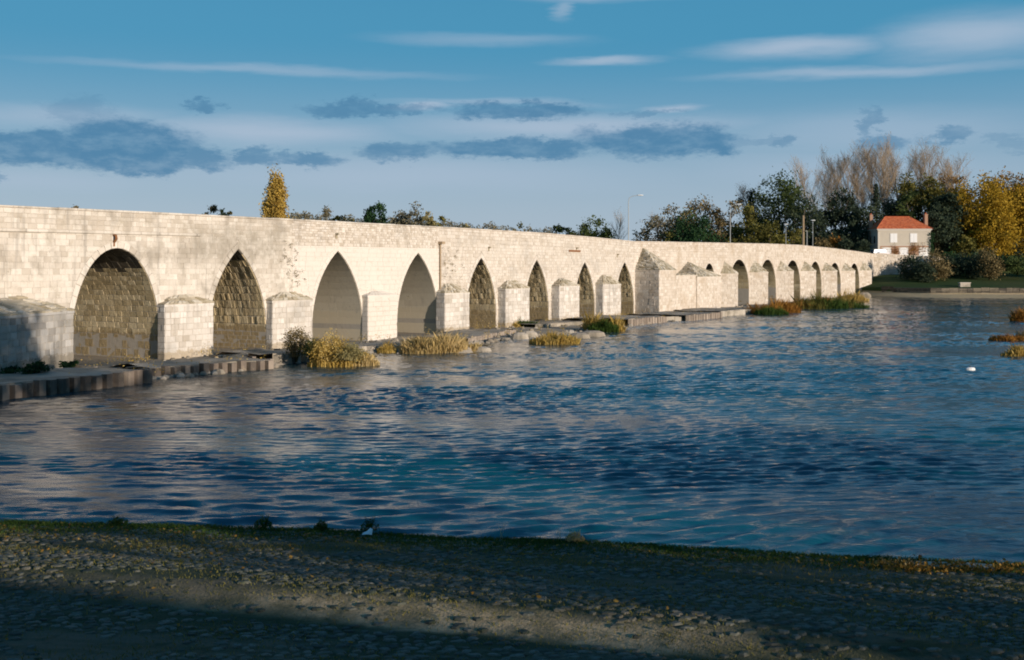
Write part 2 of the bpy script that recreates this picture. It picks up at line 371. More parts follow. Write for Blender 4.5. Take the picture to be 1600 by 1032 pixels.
def water_fn(T, b):
    p = geo_pos(T)
    b.inputs['Roughness'].default_value = .07; b.inputs['IOR'].default_value = 1.333; b.inputs['Specular IOR Level'].default_value = .5
    x, y, z = T.sep(p)
    # coordinates along / across the current (the river runs away under the bridge)
    fl = T.xyz(T.m('ADD', T.m('MULTIPLY', x, CT), T.m('MULTIPLY', y, ST)), T.m('ADD', T.m('MULTIPLY', x, -ST), T.m('MULTIPLY', y, CT)), 0.)
    warp = T.v('ADD', fl, T.v('MULTIPLY', T.v('SUBTRACT', T.noise(fl, .12, 3, .5, 1), (.5,.5,.5)), (2, 2, 0)))
    a = T.noise(T.v('MULTIPLY', T.v('ADD', p, T.v('SCALE', T.noise(p, .2, 3, .5, 1), None)), (.75, 2.0, 1)), 1., 7, .66)
    c = T.noise(T.v('MULTIPLY', p, (2.4, 6.5, 1)), 1., 4, .6)
    e = T.noise(T.v('MULTIPLY', warp, (.12, .05, 1)), 1., 3, .5)
    amp = T.ramp(e, .36, .62, .35, 1.)
    h = T.m('MULTIPLY', T.m('ADD', T.m('MULTIPLY', a, 1.0), T.m('MULTIPLY', c, .26)), amp)
    bump(T, b, h, 1.0, .075)
    base = T.mix(T.ramp(e, .35, .65), (.001,.058,.088), (.002,.078,.108))
    # silt-brown shallows beside the bridge, white water below the apron
    by = T.m('ADD', T.m('MULTIPLY', T.m('SUBTRACT', x, BX), -ST), T.m('MULTIPLY', T.m('SUBTRACT', y, BY), CT))
    near = T.ramp(T.m('ADD', by, T.m('MULTIPLY', T.m('SUBTRACT', e, .5), 18)), -26., -9.)
    base = T.mix(T.m('MULTIPLY', near, .6), base, (.045,.045,.03))
    bs = T.m('ADD', T.m('MULTIPLY', T.m('SUBTRACT', x, BX), CT), T.m('MULTIPLY', T.m('SUBTRACT', y, BY), ST))
    fm = T.m('MULTIPLY', T.ramp(by, -17.5, -11.), T.m('MULTIPLY', T.ramp(bs, 14., 40.), T.ramp(bs, 120., 80.)))
    fn2 = T.noise(T.v('MULTIPLY', fl, (1.1, 1.8, 1)), 1., 6, .75)
    foam = T.m('MULTIPLY', T.ramp(T.m('ADD', fn2, T.m('MULTIPLY', fm, .17)), .64, .72), fm)
    spk = T.m('MULTIPLY', T.ramp(fn2, .71, .75), T.ramp(by, -45., -14., 0., .7))
    foam = T.m('MAXIMUM', foam, spk)
    base = T.mix(foam, base, (.62,.58,.5))
    T.put(b.inputs['Base Color'], base)
    T.put(b.inputs['Roughness'], T.m('ADD', .06, T.m('MULTIPLY', foam, .7)))
M['water'] = mat('river_water', water_fn, .07, .5)

def frange(a, b, n): return [a+(b-a)*i/(n-1) for i in range(n)]
# river, riverbed and far country
import numpy as np
def build_river():
    rs = np.random.RandomState(5)
    xs = np.concatenate([[-1500,-500,-200,-100], np.concatenate([np.arange(-62, -12, .34), np.arange(-12, 14, .17), np.arange(14, 150, .34)]), [160,180,220,300,600,1500]])
    y_ = [-1500., -300., -50., 0., 10., 16.]; y = 19.
    while y < 318: y_.append(y); y += .085 + max(0, y-34)*.0034
    ys = np.array(y_+[325., 345.])
    X, Y = np.meshgrid(xs, ys); Zt = np.zeros_like(X); env = np.zeros_like(X)
    for _ in range(7):
        a = rs.uniform(0, 6.28); kk = 2*np.pi/rs.uniform(14, 45); env += np.sin(kk*(.45*X*np.cos(a)+Y*np.sin(a)*2.2)+rs.uniform(0, 6.28))
    env = .70+.34*np.tanh(env*.8)
    wx = X+1.6*np.sin(Y*.21+1)+1.1*np.sin(X*.17+Y*.13); wy = Y+1.3*np.sin(X*.19+2)+.8*np.sin(Y*.33+X*.1)
    for i in range(64):
        lam = float(np.exp(rs.uniform(np.log(.3), np.log(1.05)))); a = math.pi/2+.12+rs.normal(0, .27); kk = 2*np.pi/lam
        ph = kk*(wx*np.cos(a)+wy*np.sin(a))+rs.uniform(0, 6.28)
        Zt += (.0098*lam)*(1-np.abs(np.sin(ph/2))*1.3) if i % 2 else (.0088*lam)*np.sin(ph)
    Zt -= Zt.mean(); Zt *= env
    edge = np.clip((X+62)/6, 0, 1)*np.clip((150-X)/6, 0, 1)*np.clip((Y-16)/3, 0, 1)*np.clip((318-Y)/10, 0, 1)
    calm = np.where(Y < quay_lim(X)+2, .7, 1.)
    Zt = np.clip(Zt*edge*calm, -.25, .3)
    n, m = X.shape; me = bpy.data.meshes.new('river'); co = np.stack([X, Y, Zt], -1).reshape(-1, 3)
    idx = np.arange(n*m).reshape(n, m); q = np.stack([idx[:-1,:-1], idx[:-1,1:], idx[1:,1:], idx[1:,:-1]], -1).reshape(-1, 4)
    me.vertices.add(n*m); me.vertices.foreach_set('co', co.ravel()); me.loops.add(q.size); me.loops.foreach_set('vertex_index', q.ravel())
    me.polygons.add(len(q)); me.polygons.foreach_set('loop_start', np.arange(0, q.size, 4)); me.polygons.foreach_set('loop_total', np.full(len(q), 4))
    me.polygons.foreach_set('use_smooth', np.ones(len(q), dtype=bool)); me.update(calc_edges=True); me.materials.append(M['water'])
    o = bpy.data.objects.new('river', me); C.objects.link(o); tag(o, 'wide blue rippling river flowing past the bridge', None, None, 'structure'); print('river quads', len(q))
quay_lim = np.vectorize(quay_edge)
build_river()
mb = MB(); mb.face([(-3000,-3000,-2.2),(3000,-3000,-2.2),(3000,600,-2.2),(-3000,600,-2.2)]); tag(mb.build('riverbed', M['bank']), None, None, None, 'structure')
bx = [-3000,-1200,-500,-200,-100,-50,0,30,50,65]+frange(74,100,14)+frange(103,150,14)+[160,180,210,250,320,450,700,1200,3000]
by_ = frange(236,262,14)+frange(262.5,266,8)+frange(268,300,14)+[301.6,302.4,303.2]+frange(305,335,12)+[345,360,390,440,520,700,1100,2000,4500]
# the bank sheet follows the shoreline, so the foreshore wall stays crisp
def bank_sheet():
    mb = MB(); off = [-25,-10,0,2,4,8,13,13.7,16,20,25,30,38,46]
    cols = []
    for X in bx:
        s0 = shore(X); ys = [s0+o for o in off]+[y for y in (301.6,302.4,303.2,306,312,320,335,350,380,430,520,700,1100,2000,5000) if y > s0+46.5]
        ys = sorted(set(ys))
        while len(ys) < 30: ys.insert(-1, (ys[-2]+ys[-1])/2)
        cols.append(sorted(ys)[:30])
    for X, ys in zip(bx, cols):
        for y in ys: mb.v.append((X, y, bank_z(X, y)))
    for i in range(len(bx)-1):
        for j in range(29):
            mb.f.append((i*30+j, (i+1)*30+j, (i+1)*30+j+1, i*30+j+1)); mb.t.append(.5); mb.m.append(0)
    tag(mb.build('far_riverbank', M['bank'], None, True), 'grassy far bank with a sandy foreshore', None, None, 'structure')
bank_sheet()

# near quay
def build_quay():
    mb = MB(); xs = [-400,-200,-120,-80,-60,-45,-35,-28]+frange(-24,24,97)+[28,35,45,60,80,110,160,250,400]
    ds = [0,.3,.6,.9]+frange(1.2,13,66)+[14,16,18,21,25,30,40,60,100,200,600]
    for X in xs:
        e = quay_edge(X) + .12*noise.noise(Vector((X*.8, 0, 5)))
        mb.v += [(X, e+.02, -1.5)] + [(X, e-d, quay_z(X, e-d)) for d in ds]
    n = len(ds)+1
    for i in range(len(xs)-1):
        for j in range(n-1):
            mb.f.append((i*n+j, i*n+j+1, (i+1)*n+j+1, (i+1)*n+j)); mb.t.append(.5); mb.m.append(0)
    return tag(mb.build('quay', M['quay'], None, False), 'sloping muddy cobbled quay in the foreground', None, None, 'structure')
quay = build_quay()

# ------------------------------------------------------------------ the bridge
ARCH = [(110,250,177,388),(325,416,368,389),(487,566,524,392),(620,684,647,395),(727,775,751,403),(819,857,836,406),(897,929,910,410),
        (961,990,972,410),(1058,1078,1070,419),(1098,1118,1110,412),(1143,1170,1153,406),(1189,1212,1197,406),(1230,1250,1237,407),
        (1267,1285,1272,409),(1300,1314,1303,411),(1330,1343,1332,412)]
arches = []                                            # (left, right, apex z, spring z, kind)
for i in (3, 2, 1):                                    # three more beyond the picture's left edge
    arches.append((-3.9-12.6*i, 3.7-12.6*i, 7.7-.1*i, 2.6, 'round'))
for k, (l, r, a, y) in enumerate(ARCH):
    sl_, sr, za = S(l), S(r), ZB(a, y)
    if k >= 10: sr = sl_ + (sr-sl_)*.82
    arches.append((sl_, sr, za, 1.4 if k == 0 else (1.5 if k < 8 else 2.6), 'round' if k == 0 or k >= 8 else 'pointed'))
# pointed cutwaters of the far arches: (left foot, apex on the wall, nose) picture columns
FAR = [(1126,1132,1153),(1171,1178,1200),(1213,1219,1240),(1251,1257,1275),(1284,1289,1308),(1314,1320,1336),(1343,1348,1362)]
def nose(m, px):
    lo, hi = 0., 9.
    for _ in range(40):
        p = (lo+hi)/2; X, Y = Wd(m, -p)
        if 800+F*X/Y < px: lo = p
        else: hi = p
    return lo
FARP = []
for a_, b_, c_ in FAR:
    l_, m_ = S(a_), S(b_); FARP.append((l_, m_, 2*m_-l_, nose(m_, c_)))
for i in range(6):
    k = 13+i; arches[k] = (FARP[i][2]+.3, FARP[i+1][0]-.3, arches[k][2], arches[k][3], arches[k][4])
BS0, BS1 = -56., 252.
TOP = [(S(p), ZB(p, y)) for p, y in [(0,320),(250,332),(450,342),(700,355),(850,364),(920,370),(990,377),(1050,378),(1150,380),(1200,381),(1250,383),(1300,388),(1340,393),(1363,396.5)]]
TOP = [(-60, 9.3), (-35, 9.9)]+TOP
def ztop(s): return table(s, TOP)
DEP = 11.
bridge = empty('stone_bridge', (BX, BY, 0), TH, label='long pale stone bridge with pointed arches crossing the river', cat='bridge')

def profile(a, n=12):
    l, r, za, zs, kd = a; m = (l+r)/2; hw = (r-l)/2; h = za-zs
    left = []
    if kd == 'round':
        for i in range(n+1):
            t = PI/2*i/n; left.append((m-hw*math.cos(t), zs+h*math.sin(t)))
    else:
        rad = (hw*hw+h*h)/(2*hw); cx = l+rad; t1 = math.atan2(h, cx-m)
        for i in range(n+1):
            t = t1*i/n; left.append((cx-rad*math.cos(t), zs+rad*math.sin(t)))
    return left + [(2*m-x, z) for x, z in reversed(left[:-1])]
PROF = [profile(a) for a in arches]
def soffit(s):
    for a, p in zip(arches, PROF):
        if a[0] < s < a[1]:
            return table(s, p)
    return None
RING = .44
def extr(a, p):
    l, r, za, zs, kd = a; n = len(p)//2
    out = []
    for i in range(n+1):
        x0, z0 = p[max(0, i-1)]; x1, z1 = p[min(n, i+1)]
        dx, dz = x1-x0, z1-z0; q = math.hypot(dx, dz); out.append((min(p[i][0]-dz/q*RING, (l+r)/2), p[i][1]+dx/q*RING))
    m = (l+r)/2
    if kd != 'round': out[-1] = (m, za+RING*1.2)
    return out
EXT = [extr(a, p) for a, p in zip(arches, PROF)]
def span(k, z):                                        # width taken out of the wall by arch k at height z
    l, r, za, zs, kd = arches[k]; e = EXT[k]
    if z < zs: return (l, r)
    if z >= e[-1][1]: return None
    x = table(z, sorted((q[1], q[0]) for q in e))
    return (x, l+r-x)

def core():
    mb = MB(); ss = set(frange(BS0, BS1, 60))
    for p in PROF:
        for x, z in p: ss.add(round(x, 4))
    ss = sorted(ss); prev = None
    for a, b in zip(ss, ss[1:]):
        if b-a < 1e-3: continue
        m = (a+b)/2; za = soffit(a+1e-5); zb = soffit(b-1e-5)
        ba = za if (za is not None and soffit(m) is not None) else -2.
        bb = zb if (zb is not None and soffit(m) is not None) else -2.
        ta, tb = ztop(a)-1.15, ztop(b)-1.15
        mb.face([(a,0,ba),(b,0,bb),(b,0,tb),(a,0,ta)]); mb.face([(b,DEP,bb),(a,DEP,ba),(a,DEP,ta),(b,DEP,tb)])
        mb.face([(a,0,ta),(b,0,tb),(b,DEP,tb),(a,DEP,ta)]); mb.face([(a,0,ba),(a,DEP,ba),(b,DEP,bb),(b,0,bb)])
        for y0, y1 in ((0,.38),(DEP-.38,DEP)):         # the parapet cores
            A, B = ztop(a)-.14, ztop(b)-.14
            mb.face([(a,y0,ta),(b,y0,tb),(b,y0,B),(a,y0,A)]); mb.face([(b,y1,tb),(a,y1,ta),(a,y1,A),(b,y1,B)]); mb.face([(a,y0,A),(b,y0,B),(b,y1,B),(a,y1,A)])
    for l, r, za, zs, kd in arches:
        mb.face([(l,0,-2),(l,DEP,-2),(l,DEP,zs),(l,0,zs)]); mb.face([(r,DEP,-2),(r,0,-2),(r,0,zs),(r,DEP,zs)])
    for s in (BS0, BS1): mb.face([(s,0,-2),(s,DEP,-2),(s,DEP,ztop(s)-1.15),(s,0,ztop(s)-1.15)])
    mb.build('core', M['mortar'], bridge)
core()
sA0, sA, sB, sC = S(-200), S(456), S(686), S(1000)
def zone(s):
    if s < sA: return dict(m='ashlar', ch=.36, w=(.35,.8), g=.004, bv=.010, h=(.02,.036), par=1.62)
    if s < sB: return dict(m='newstone', ch=.42, w=(.8,1.3), g=.006, bv=.008, h=(.035,.042), par=2.15)
    if s < sC: return dict(m='rubble', ch=.34, w=(.35,.75), g=.014, bv=.03, h=(.015,.06), par=1.5)
    return dict(m='coarse', ch=.46, w=(.55,1.1), g=.02, bv=.04, h=(.015,.07), par=1.5)
ZN = [(BS0, sA), (sA, sB), (sB, sC), (sC, BS1)]
loose = []                                             # candidate single stones, nearest first
stuffm = {}
def put_stone(kind, mname, c, n, h, g, bv, tone, key):
    if key < LIM.get(kind, -1e9): loose.append((kind, mname, c, n, h, g, bv, tone))
    else: stuffm.setdefault((kind, mname), MB()).quadstone(c, n, h, g, bv, tone, 0, R)
LIM = {'stone': 1e9, 'voussoir': 1e9}
allst = []
for z0i, (a, b) in enumerate(ZN):
    q = zone((a+b)/2); z = -.4; row = 0
    while z < 11:
        ch = q['ch']*R.uniform(.86, 1.14); z1 = z+ch
        # intervals free of arches at both the foot and the head of the course
        I0 = [(a, b)]; cuts = []
        for k in range(len(arches)):
            s0 = span(k, z); s1 = span(k, z1)
            if s0 is None and s1 is None: continue
            m = (arches[k][0]+arches[k][1])/2
            s0 = s0 or (m, m); s1 = s1 or (m, m)
            if s0[1] < a or s0[0] > b: continue
            cuts.append((s0, s1))
        cuts.sort(); x0 = (a, a); ivs = []
        for s0, s1 in cuts:
            if min(s0[0], s1[0]) > a: ivs.append((x0, (s0[0], s1[0])))
            x0 = (s0[1], s1[1])
        ivs.append((x0, (b, b)))
        for (l0, l1), (r0, r1) in ivs:
            if r0-l0 < .12 and r1-l1 < .12: continue
            xs = [(l0, l1)]; x = max(l0, l1)+R.uniform(.2, q['w'][1]*.7); e = min(r0, r1)-.18
            while x < e: xs.append((x, x)); x += R.uniform(*q['w'])
            xs.append((r0, r1))
            for (p0, p1), (q0, q1) in zip(xs, xs[1:]):
                if q0-p0 < .06 and q1-p1 < .06: continue
                lim = [ztop(u)-q['par'] for u in (p0, q0, q1, p1)]
                zz = [min(z, lim[0]), min(z, lim[1]), min(z1, lim[2]), min(z1, lim[3])]
                if zz[3]-zz[0] < .07 and zz[2]-zz[1] < .07: continue
                c = [(p0,0,zz[0]),(q0,0,zz[1]),(q1,0,zz[2]),(p1,0,zz[3])]
                if R.random() < .006 and q['m'] != 'newstone': continue
                sm = (p0+q0)/2; tone = R.random()
                n = noise.noise(Vector((sm*.25, z*.4, 0)))
                if R.random() < .07 and q['m'] != 'newstone': tone = -.2
                tone = min(1, max(0, .60+.24*(tone-.5)*2*(.6 if q['m'] == 'newstone' else 1)+.3*n))
                allst.append(('stone', q['m'], c, (0,-1,0), R.uniform(*q['h']), q['g'], q['bv'], tone, sm))
        z = z1; row += 1
# parapet: courses that follow the slope of the roadway
for (a, b) in ZN:
    q = zone((a+b)/2); d0 = q['par']; rub = q['m'] == 'newstone'
    u = .14; hcs = []
    while u < d0-.05:
        h = R.uniform(.17, .25) if rub else R.uniform(.26, .36)
        if d0-u-h < .1: h = d0-u
        hcs.append((u, min(u+h, d0))); u += h
    for u0, u1 in hcs:
        x = a
        while x < b-.05:
            w = R.uniform(.22, .5) if rub else R.uniform(*q['w']); x1 = min(b, x+w)
            if b-x1 < .15: x1 = b
            c = [(x,0,ztop(x)-u1),(x1,0,ztop(x1)-u1),(x1,0,ztop(x1)-u0),(x,0,ztop(x)-u0)]
            allst.append(('parapet_stone', 'rubble' if rub else q['m'], c, (0,-1,0), R.uniform(.01,.07) if rub else R.uniform(*q['h']),
                          .014, .03, R.random() if rub else min(1, max(0, .5+R.uniform(-.35,.35))), (x+x1)/2))
            x = x1
# which wall stones stand alone: the nearest ones in the picture
inview = [t for t in allst if t[0] == 'stone' and t[8] > S(4) and t[2][0][2] > .5]
inview.sort(key=lambda t: t[8]); lone = set(id(t) for t in inview[:290])
inp = sorted([t for t in allst if t[0] == 'parapet_stone' and t[8] > S(4)], key=lambda t: t[8]); lone |= set(id(t) for t in inp[:120])
for t in allst:
    if id(t) in lone:
        mb = MB(); mb.quadstone(t[2], t[3], t[4], t[5], t[6], t[7], 0, R); mb.build(t[0], M[t[1]], bridge)
    else: stuffm.setdefault((t[0], t[1]), MB()).quadstone(t[2], t[3], t[4], t[5], t[6], t[7], 0, R)
# voussoirs
nv = 0
for k, (a, p, e) in enumerate(zip(arches, PROF, EXT)):
    l, r, za, zs, kd = a; n = len(p)//2
    m = 'ashlar' if k < 5 else ('newstone' if k < 7 else ('rubble' if k < 11 else 'coarse'))
    for side in (0, 1):
        for i in range(n):
            def mir(q): return q if side == 0 else (l+r-q[0], q[1])
            A, B, D, E_ = mir(p[i]), mir(e[i]), mir(e[i+1]), mir(p[i+1])
            c = [(A[0],0,A[1]),(E_[0],0,E_[1]),(D[0],0,D[1]),(B[0],0,B[1])]
            if side == 1: c = [c[0], c[3], c[2], c[1]]
            args = (c, (0,-1,0), .055 if m != 'newstone' else .046, .01 if m != 'newstone' else .005, .02 if m != 'newstone' else .006, min(1, max(0, R.gauss(.62,.17))), 0, R)
            if 3 <= k < 15:
                mb = MB(); mb.quadstone(*args); mb.build('voussoir', M[m], bridge); nv += 1
            else: stuffm.setdefault(('voussoir', m), MB()).quadstone(*args)
for (kind, m), mb in stuffm.items():
    o = mb.build({'stone': 'wall_masonry', 'parapet_stone': 'parapet_masonry', 'voussoir': 'voussoir_ring'}[kind], M[m], bridge); o['kind'] = 'stuff'

# vault linings: courses of blocks along the barrel, smooth concrete in the two rebuilt arches
for k, (a, p) in enumerate(zip(arches, PROF)):
    l, r, za, zs, kd = a; mb = MB(); smooth = k in (5, 6)
    pts = [(l, z) for z in frange(-.4, zs, max(2, int((zs+.4)/.42)))]
    pts = pts[:-1]+p+[(r, z) for z, in [(q,) for q in reversed([z for z in frange(-.4, zs, max(2, int((zs+.4)/.42)))][:-1])]]
    # resample into courses
    P2 = [pts[0]]; acc = 0
    cw = .42 if not smooth else 1.1
    if k >= 11: cw = .6
    fine = []
    for (x0, z0), (x1, z1) in zip(pts, pts[1:]):
        q = math.hypot(x1-x0, z1-z0); ns = max(1, int(round(q/cw)))
        for i in range(1, ns+1): fine.append((lerp(x0, x1, i/ns), lerp(z0, z1, i/ns)))
    P2 += fine
    nrub = k in (4, 7, 8, 9, 10)
    for (x0, z0), (x1, z1) in zip(P2, P2[1:]):
        dx, dz = x1-x0, z1-z0; q = math.hypot(dx, dz)
        if q < .03: continue
        nn = (dz/q, 0, -dx/q); y = .02; zm = (z0+z1)/2
        right = (x0+x1)/2 > (l+r)/2
        while y < DEP-.1:
            if smooth: w = R.uniform(2.5, 4.)
            else: w = R.uniform(.45,.95) if (zm < 2.4 or not nrub) else R.uniform(.2,.45)
            if k >= 11 or not right: w *= 1.6
            y1 = min(DEP-.02, y+w)
            c = [(x0,y,z0),(x0,y1,z0),(x1,y1,z1),(x1,y,z1)]
            c = [c[0], c[3], c[2], c[1]]
            h = .02 if smooth else (R.uniform(.015,.03) if not nrub or zm < 2.4 else R.uniform(.02,.07))
            # far side faces -s: its outward normal is into the opening
            mb.quadstone([c[0], c[3], c[2], c[1]], nn, h, .004 if smooth else R.uniform(.004,.035), .006 if smooth else .02, .5+R.uniform(-.4,.45) if not smooth else R.random(), 0, R if not smooth else None)
            y = y1
    mb.m = [1 if (not smooth and mb.v[f[0]][2] > za-(1.5 if k == 3 else .8)+.7*noise.noise(Vector(mb.v[f[0]])*.9)) else 0 for f in mb.f]  # vault crowns get the dark tone as painted shade
    o = mb.build('vault', [M['render'] if smooth else M['vault'], M['crown_shade_wall']], bridge); o['kind'] = 'stuff'
for k in (5, 6):                                       # ledge left by the older springing in the rebuilt arches
    r = arches[k][1]; mb = MB(); mb.box(r-.10, r-.021, .25, DEP-.2, 3.05, 3.13, .3); mb.build('ledge', M['iron'], bridge)
# cornice moulding under the first parapet and coping stones on top
mb = MB(); x = BS0
for nm, u0, u1, pr, x0_, x1_, wlen in (('string_course', 1.62, 1.42, .16, BS0, S(312), 1.6), ('coping_stone', .14, 0., .10, BS0, BS1, 1.3), ('string_course', 1.5, 1.36, .1, S(1020), S(1140), 1.5)):
    x = x0_; far = MB(); cnt = 0
    while x < x1_-.05:
        x1 = min(x1_, x+wlen*R.uniform(.8,1.2)); g = .008; t = R.uniform(.45,.9)
        b = MB() if (S(2) < x < S(700) and cnt < 60) else far
        z0a, z1a = ztop(x)-u0, ztop(x)-u1; z0b, z1b = ztop(x1)-u0, ztop(x1)-u1; yb = .36 if nm == 'coping_stone' else -.0
        dj = R.uniform(-.012,.012)
        vs = [(x+g,-pr*.7,z0a),(x1-g,-pr*.7,z0b),(x1-g,yb,z0b),(x+g,yb,z0a),(x+g,-pr+dj,z0a+.05),(x1-g,-pr+dj,z0b+.05),
              (x+g,-pr+dj,z1a-.03),(x1-g,-pr+dj,z1b-.03),(x+g,-pr+.04,z1a+dj),(x1-g,-pr+.04,z1b+dj),(x1-g,yb,z1b+dj),(x+g,yb,z1a+dj)]
        b.idx(vs, [(0,3,2,1),(0,1,5,4),(4,5,7,6),(6,7,9,8),(8,9,10,11),(1,2,10,9,7,5),(0,4,6,8,11,3),(2,3,11,10)], t)
        if b is not far: b.build(nm, M['ashlar'], bridge); cnt += 1
        x = x1
    o = far.build(nm+'s', M['coarse'] if x1_ > 60 else M['ashlar'], bridge); o['kind'] = 'stuff'
# far parapet coping so the bridge is whole from the side
mb = MB(); x = BS0
while x < BS1: x1 = min(BS1, x+6); mb.idx([(x,DEP-.4,ztop(x)-.14),(x1,DEP-.4,ztop(x1)-.14),(x1,DEP+.06,ztop(x1)-.14),(x,DEP+.06,ztop(x)-.14),(x,DEP-.4,ztop(x)),(x1,DEP-.4,ztop(x1)),(x1,DEP+.06,ztop(x1)),(x,DEP+.06,ztop(x))], [(0,3,2,1),(4,5,6,7),(0,1,5,4),(2,3,7,6),(1,2,6,5),(0,4,7,3)]); x = x1
mb.build('rear_coping', M['coarse'], bridge)

# piers (cutwaters) with sloping stone caps
def face_stones(mb, A, B, z0, z1, nrm, ch, wr, tonefn, lone=None, mname='pier', h=(.02,.05)):
    """courses of blocks between plan points A and B"""
    Lx = math.hypot(B[0]-A[0], B[1]-A[1]); n = max(1, round((z1-z0)/ch)); z = z0
    for i in range(n):
        za, zb = z0+(z1-z0)*i/n, z0+(z1-z0)*(i+1)/n
        x = 0; off = R.uniform(.2, wr[1])
        while x < Lx-.01:
            w = off if x == 0 else R.uniform(*wr); x1 = min(Lx, x+w)
            if Lx-x1 < .2: x1 = Lx
            P = lambda t, z: (lerp(A[0],B[0],t/Lx), lerp(A[1],B[1],t/Lx), z)
            args = ([P(x,za),P(x1,za),P(x1,zb),P(x,zb)], nrm, R.uniform(*h), .012, .025, tonefn(), 0, R)
            if lone is not None: q = MB(); q.quadstone(*args); q.build('stone', M[mname], lone)
            else: mb.quadstone(*args)
            x = x1
def slab_tri(mb, a, b, c, m=0):
    mb.face([a, b, c], .5, m)
def pier(poly, zb, ztp, apex, cap_w, lone=False, mname='pier', capm='capstone', smooth=False, label=None):
    """poly: plan points left->right on the outer side, starting and ending on the wall (y=0)"""
    core_ = MB(); n = len(poly); cap = MB(); st = MB()
    for A, B in zip(poly, poly[1:]):
        core_.face([(A[0],A[1],zb),(B[0],B[1],zb),(B[0],B[1],ztp),(A[0],A[1],ztp)])
    core_.face([(p[0],p[1],ztp) for p in poly])
    root = core_.build('pier', M['mortar'], bridge)
    if label: root['label'] = label
    for A, B in zip(poly, poly[1:]):
        dx, dy = B[0]-A[0], B[1]-A[1]; q = math.hypot(dx, dy); nrm = (dy/q, -dx/q, 0)
        if smooth: face_stones(st, A, B, zb, ztp, nrm, .44, (.9,1.3), lambda: R.uniform(.3,.8), None, 'newstone', (.03,.036))
        else: face_stones(st, A, B, zb, ztp, nrm, .42, (.5,.95), lambda: min(1, max(0, R.gauss(.58,.22))), root if lone and q > 1 else None, mname)
    if st.v: o = st.build('pier_masonry', M['newstone' if smooth else mname], root); o['kind'] = 'stuff'
    # cap: each outer edge rises to a ridge line on the wall
    cx = [p[0] for p in poly]; l, r = min(cx), max(cx)
    ov = .09; pol = []
    ctr = ((l+r)/2, 0)
    for i, p in enumerate(poly):
        d = math.hypot(p[0]-ctr[0], p[1]-ctr[1]); k = (d+ov)/d
        pol.append((ctr[0]+(p[0]-ctr[0])*k, min(0, (p[1])*k)))
    band = MB()                                        # projecting string under the cap
    for A, B, A2, B2 in zip(pol, pol[1:], poly, poly[1:]):
        band.face([(A[0],A[1],ztp-.02),(B[0],B[1],ztp-.02),(B[0],B[1],ztp+.13),(A[0],A[1],ztp+.13)], R.uniform(.5,.9))
        band.face([(A2[0],A2[1],ztp-.08),(B2[0],B2[1],ztp-.08),(B[0],B[1],ztp-.02),(A[0],A[1],ztp-.02)], .6)
    band.face([(p[0],p[1],ztp+.13) for p in pol], .5)
    band.build('pier_coping', M[mname] if not smooth else M['newstone'], root)
    zr = ztp+.13
    ridge = (lerp(l, r, .5-cap_w/2), lerp(l, r, .5+cap_w/2))
    faces = []
    for A, B in zip(pol, pol[1:]):
        ra = (lerp(ridge[0], ridge[1], (A[0]-l)/(r-l)), -.02, apex); rb = (lerp(ridge[0], ridge[1], (B[0]-l)/(r-l)), -.02, apex)
        a0 = Vector((A[0],A[1],zr)); b0 = Vector((B[0],B[1],zr)); ra = Vector(ra); rb = Vector(rb)
        nr = (b0-a0).cross(ra-a0)
        if nr.length < 1e-4: nr = (b0-a0).cross(rb-a0)
        if nr.length < 1e-4: continue
        nr.normalize(); cap.face([a0, b0, rb, ra], .5)
        H = ((ra+rb)/2-(a0+b0)/2).length; nc = max(1, round(H/.34))
        for i in range(nc):
            t0, t1 = i/nc, (i+1)/nc
            l0, l1 = a0.lerp(ra, t0), a0.lerp(ra, t1); r0, r1 = b0.lerp(rb, t0), b0.lerp(rb, t1)
            wd = (r0-l0).length; nn = max(1, round(wd/R.uniform(.4,.7)))
            for j in range(nn):
                u0, u1 = j/nn, (j+1)/nn
                if R.random() < .05: continue
                cap.quadstone([l0.lerp(r0,u0), l0.lerp(r0,u1), l1.lerp(r1,u1), l1.lerp(r1,u0)], nr, R.uniform(.02,.15) if not smooth else .03, .012, .03, R.random(), 0, R)
    o = cap.build('pier_cap', M[capm] if not smooth else M['newstone'], root); o['kind'] = 'stuff'
    return root
def pier_px(pl, pr, ytop, yapex, p, lone=False, zb=-1.2, cw=.3, **kw):
    l, r = S(pl, -p), S(pr, -p); zt = ZB((pl+pr)/2, ytop, -p)
    ap = ZB((pl+pr)/2-6, yapex, 0)
    return pier([(l,0),(l,-p),(r,-p),(r,0)], zb, zt, max(ap, zt+.5), cw, lone, **kw)
pier([(-20,0),(-20,-1.85),(-12.1,-5.0),(-5.0,-1.85),(-5.0,0)], -1.2, 3.75, 4.7, .7, True, mname='pier_shade', label='pointed pier in shade at the left edge')
pier_px(258, 333, 478, 462, .7, True)
pier_px(426, 488, 472, 457, .65, True)
pier_px(575, 620, 464, 455, .65, smooth=True)
pier_px(695, 733, 460, 444, 1.0)
pier_px(790, 827, 453, 439, .95)
pier_px(874, 905, 449, 436, 1.05)
pier_px(942, 970, 446, 430, 1.05)
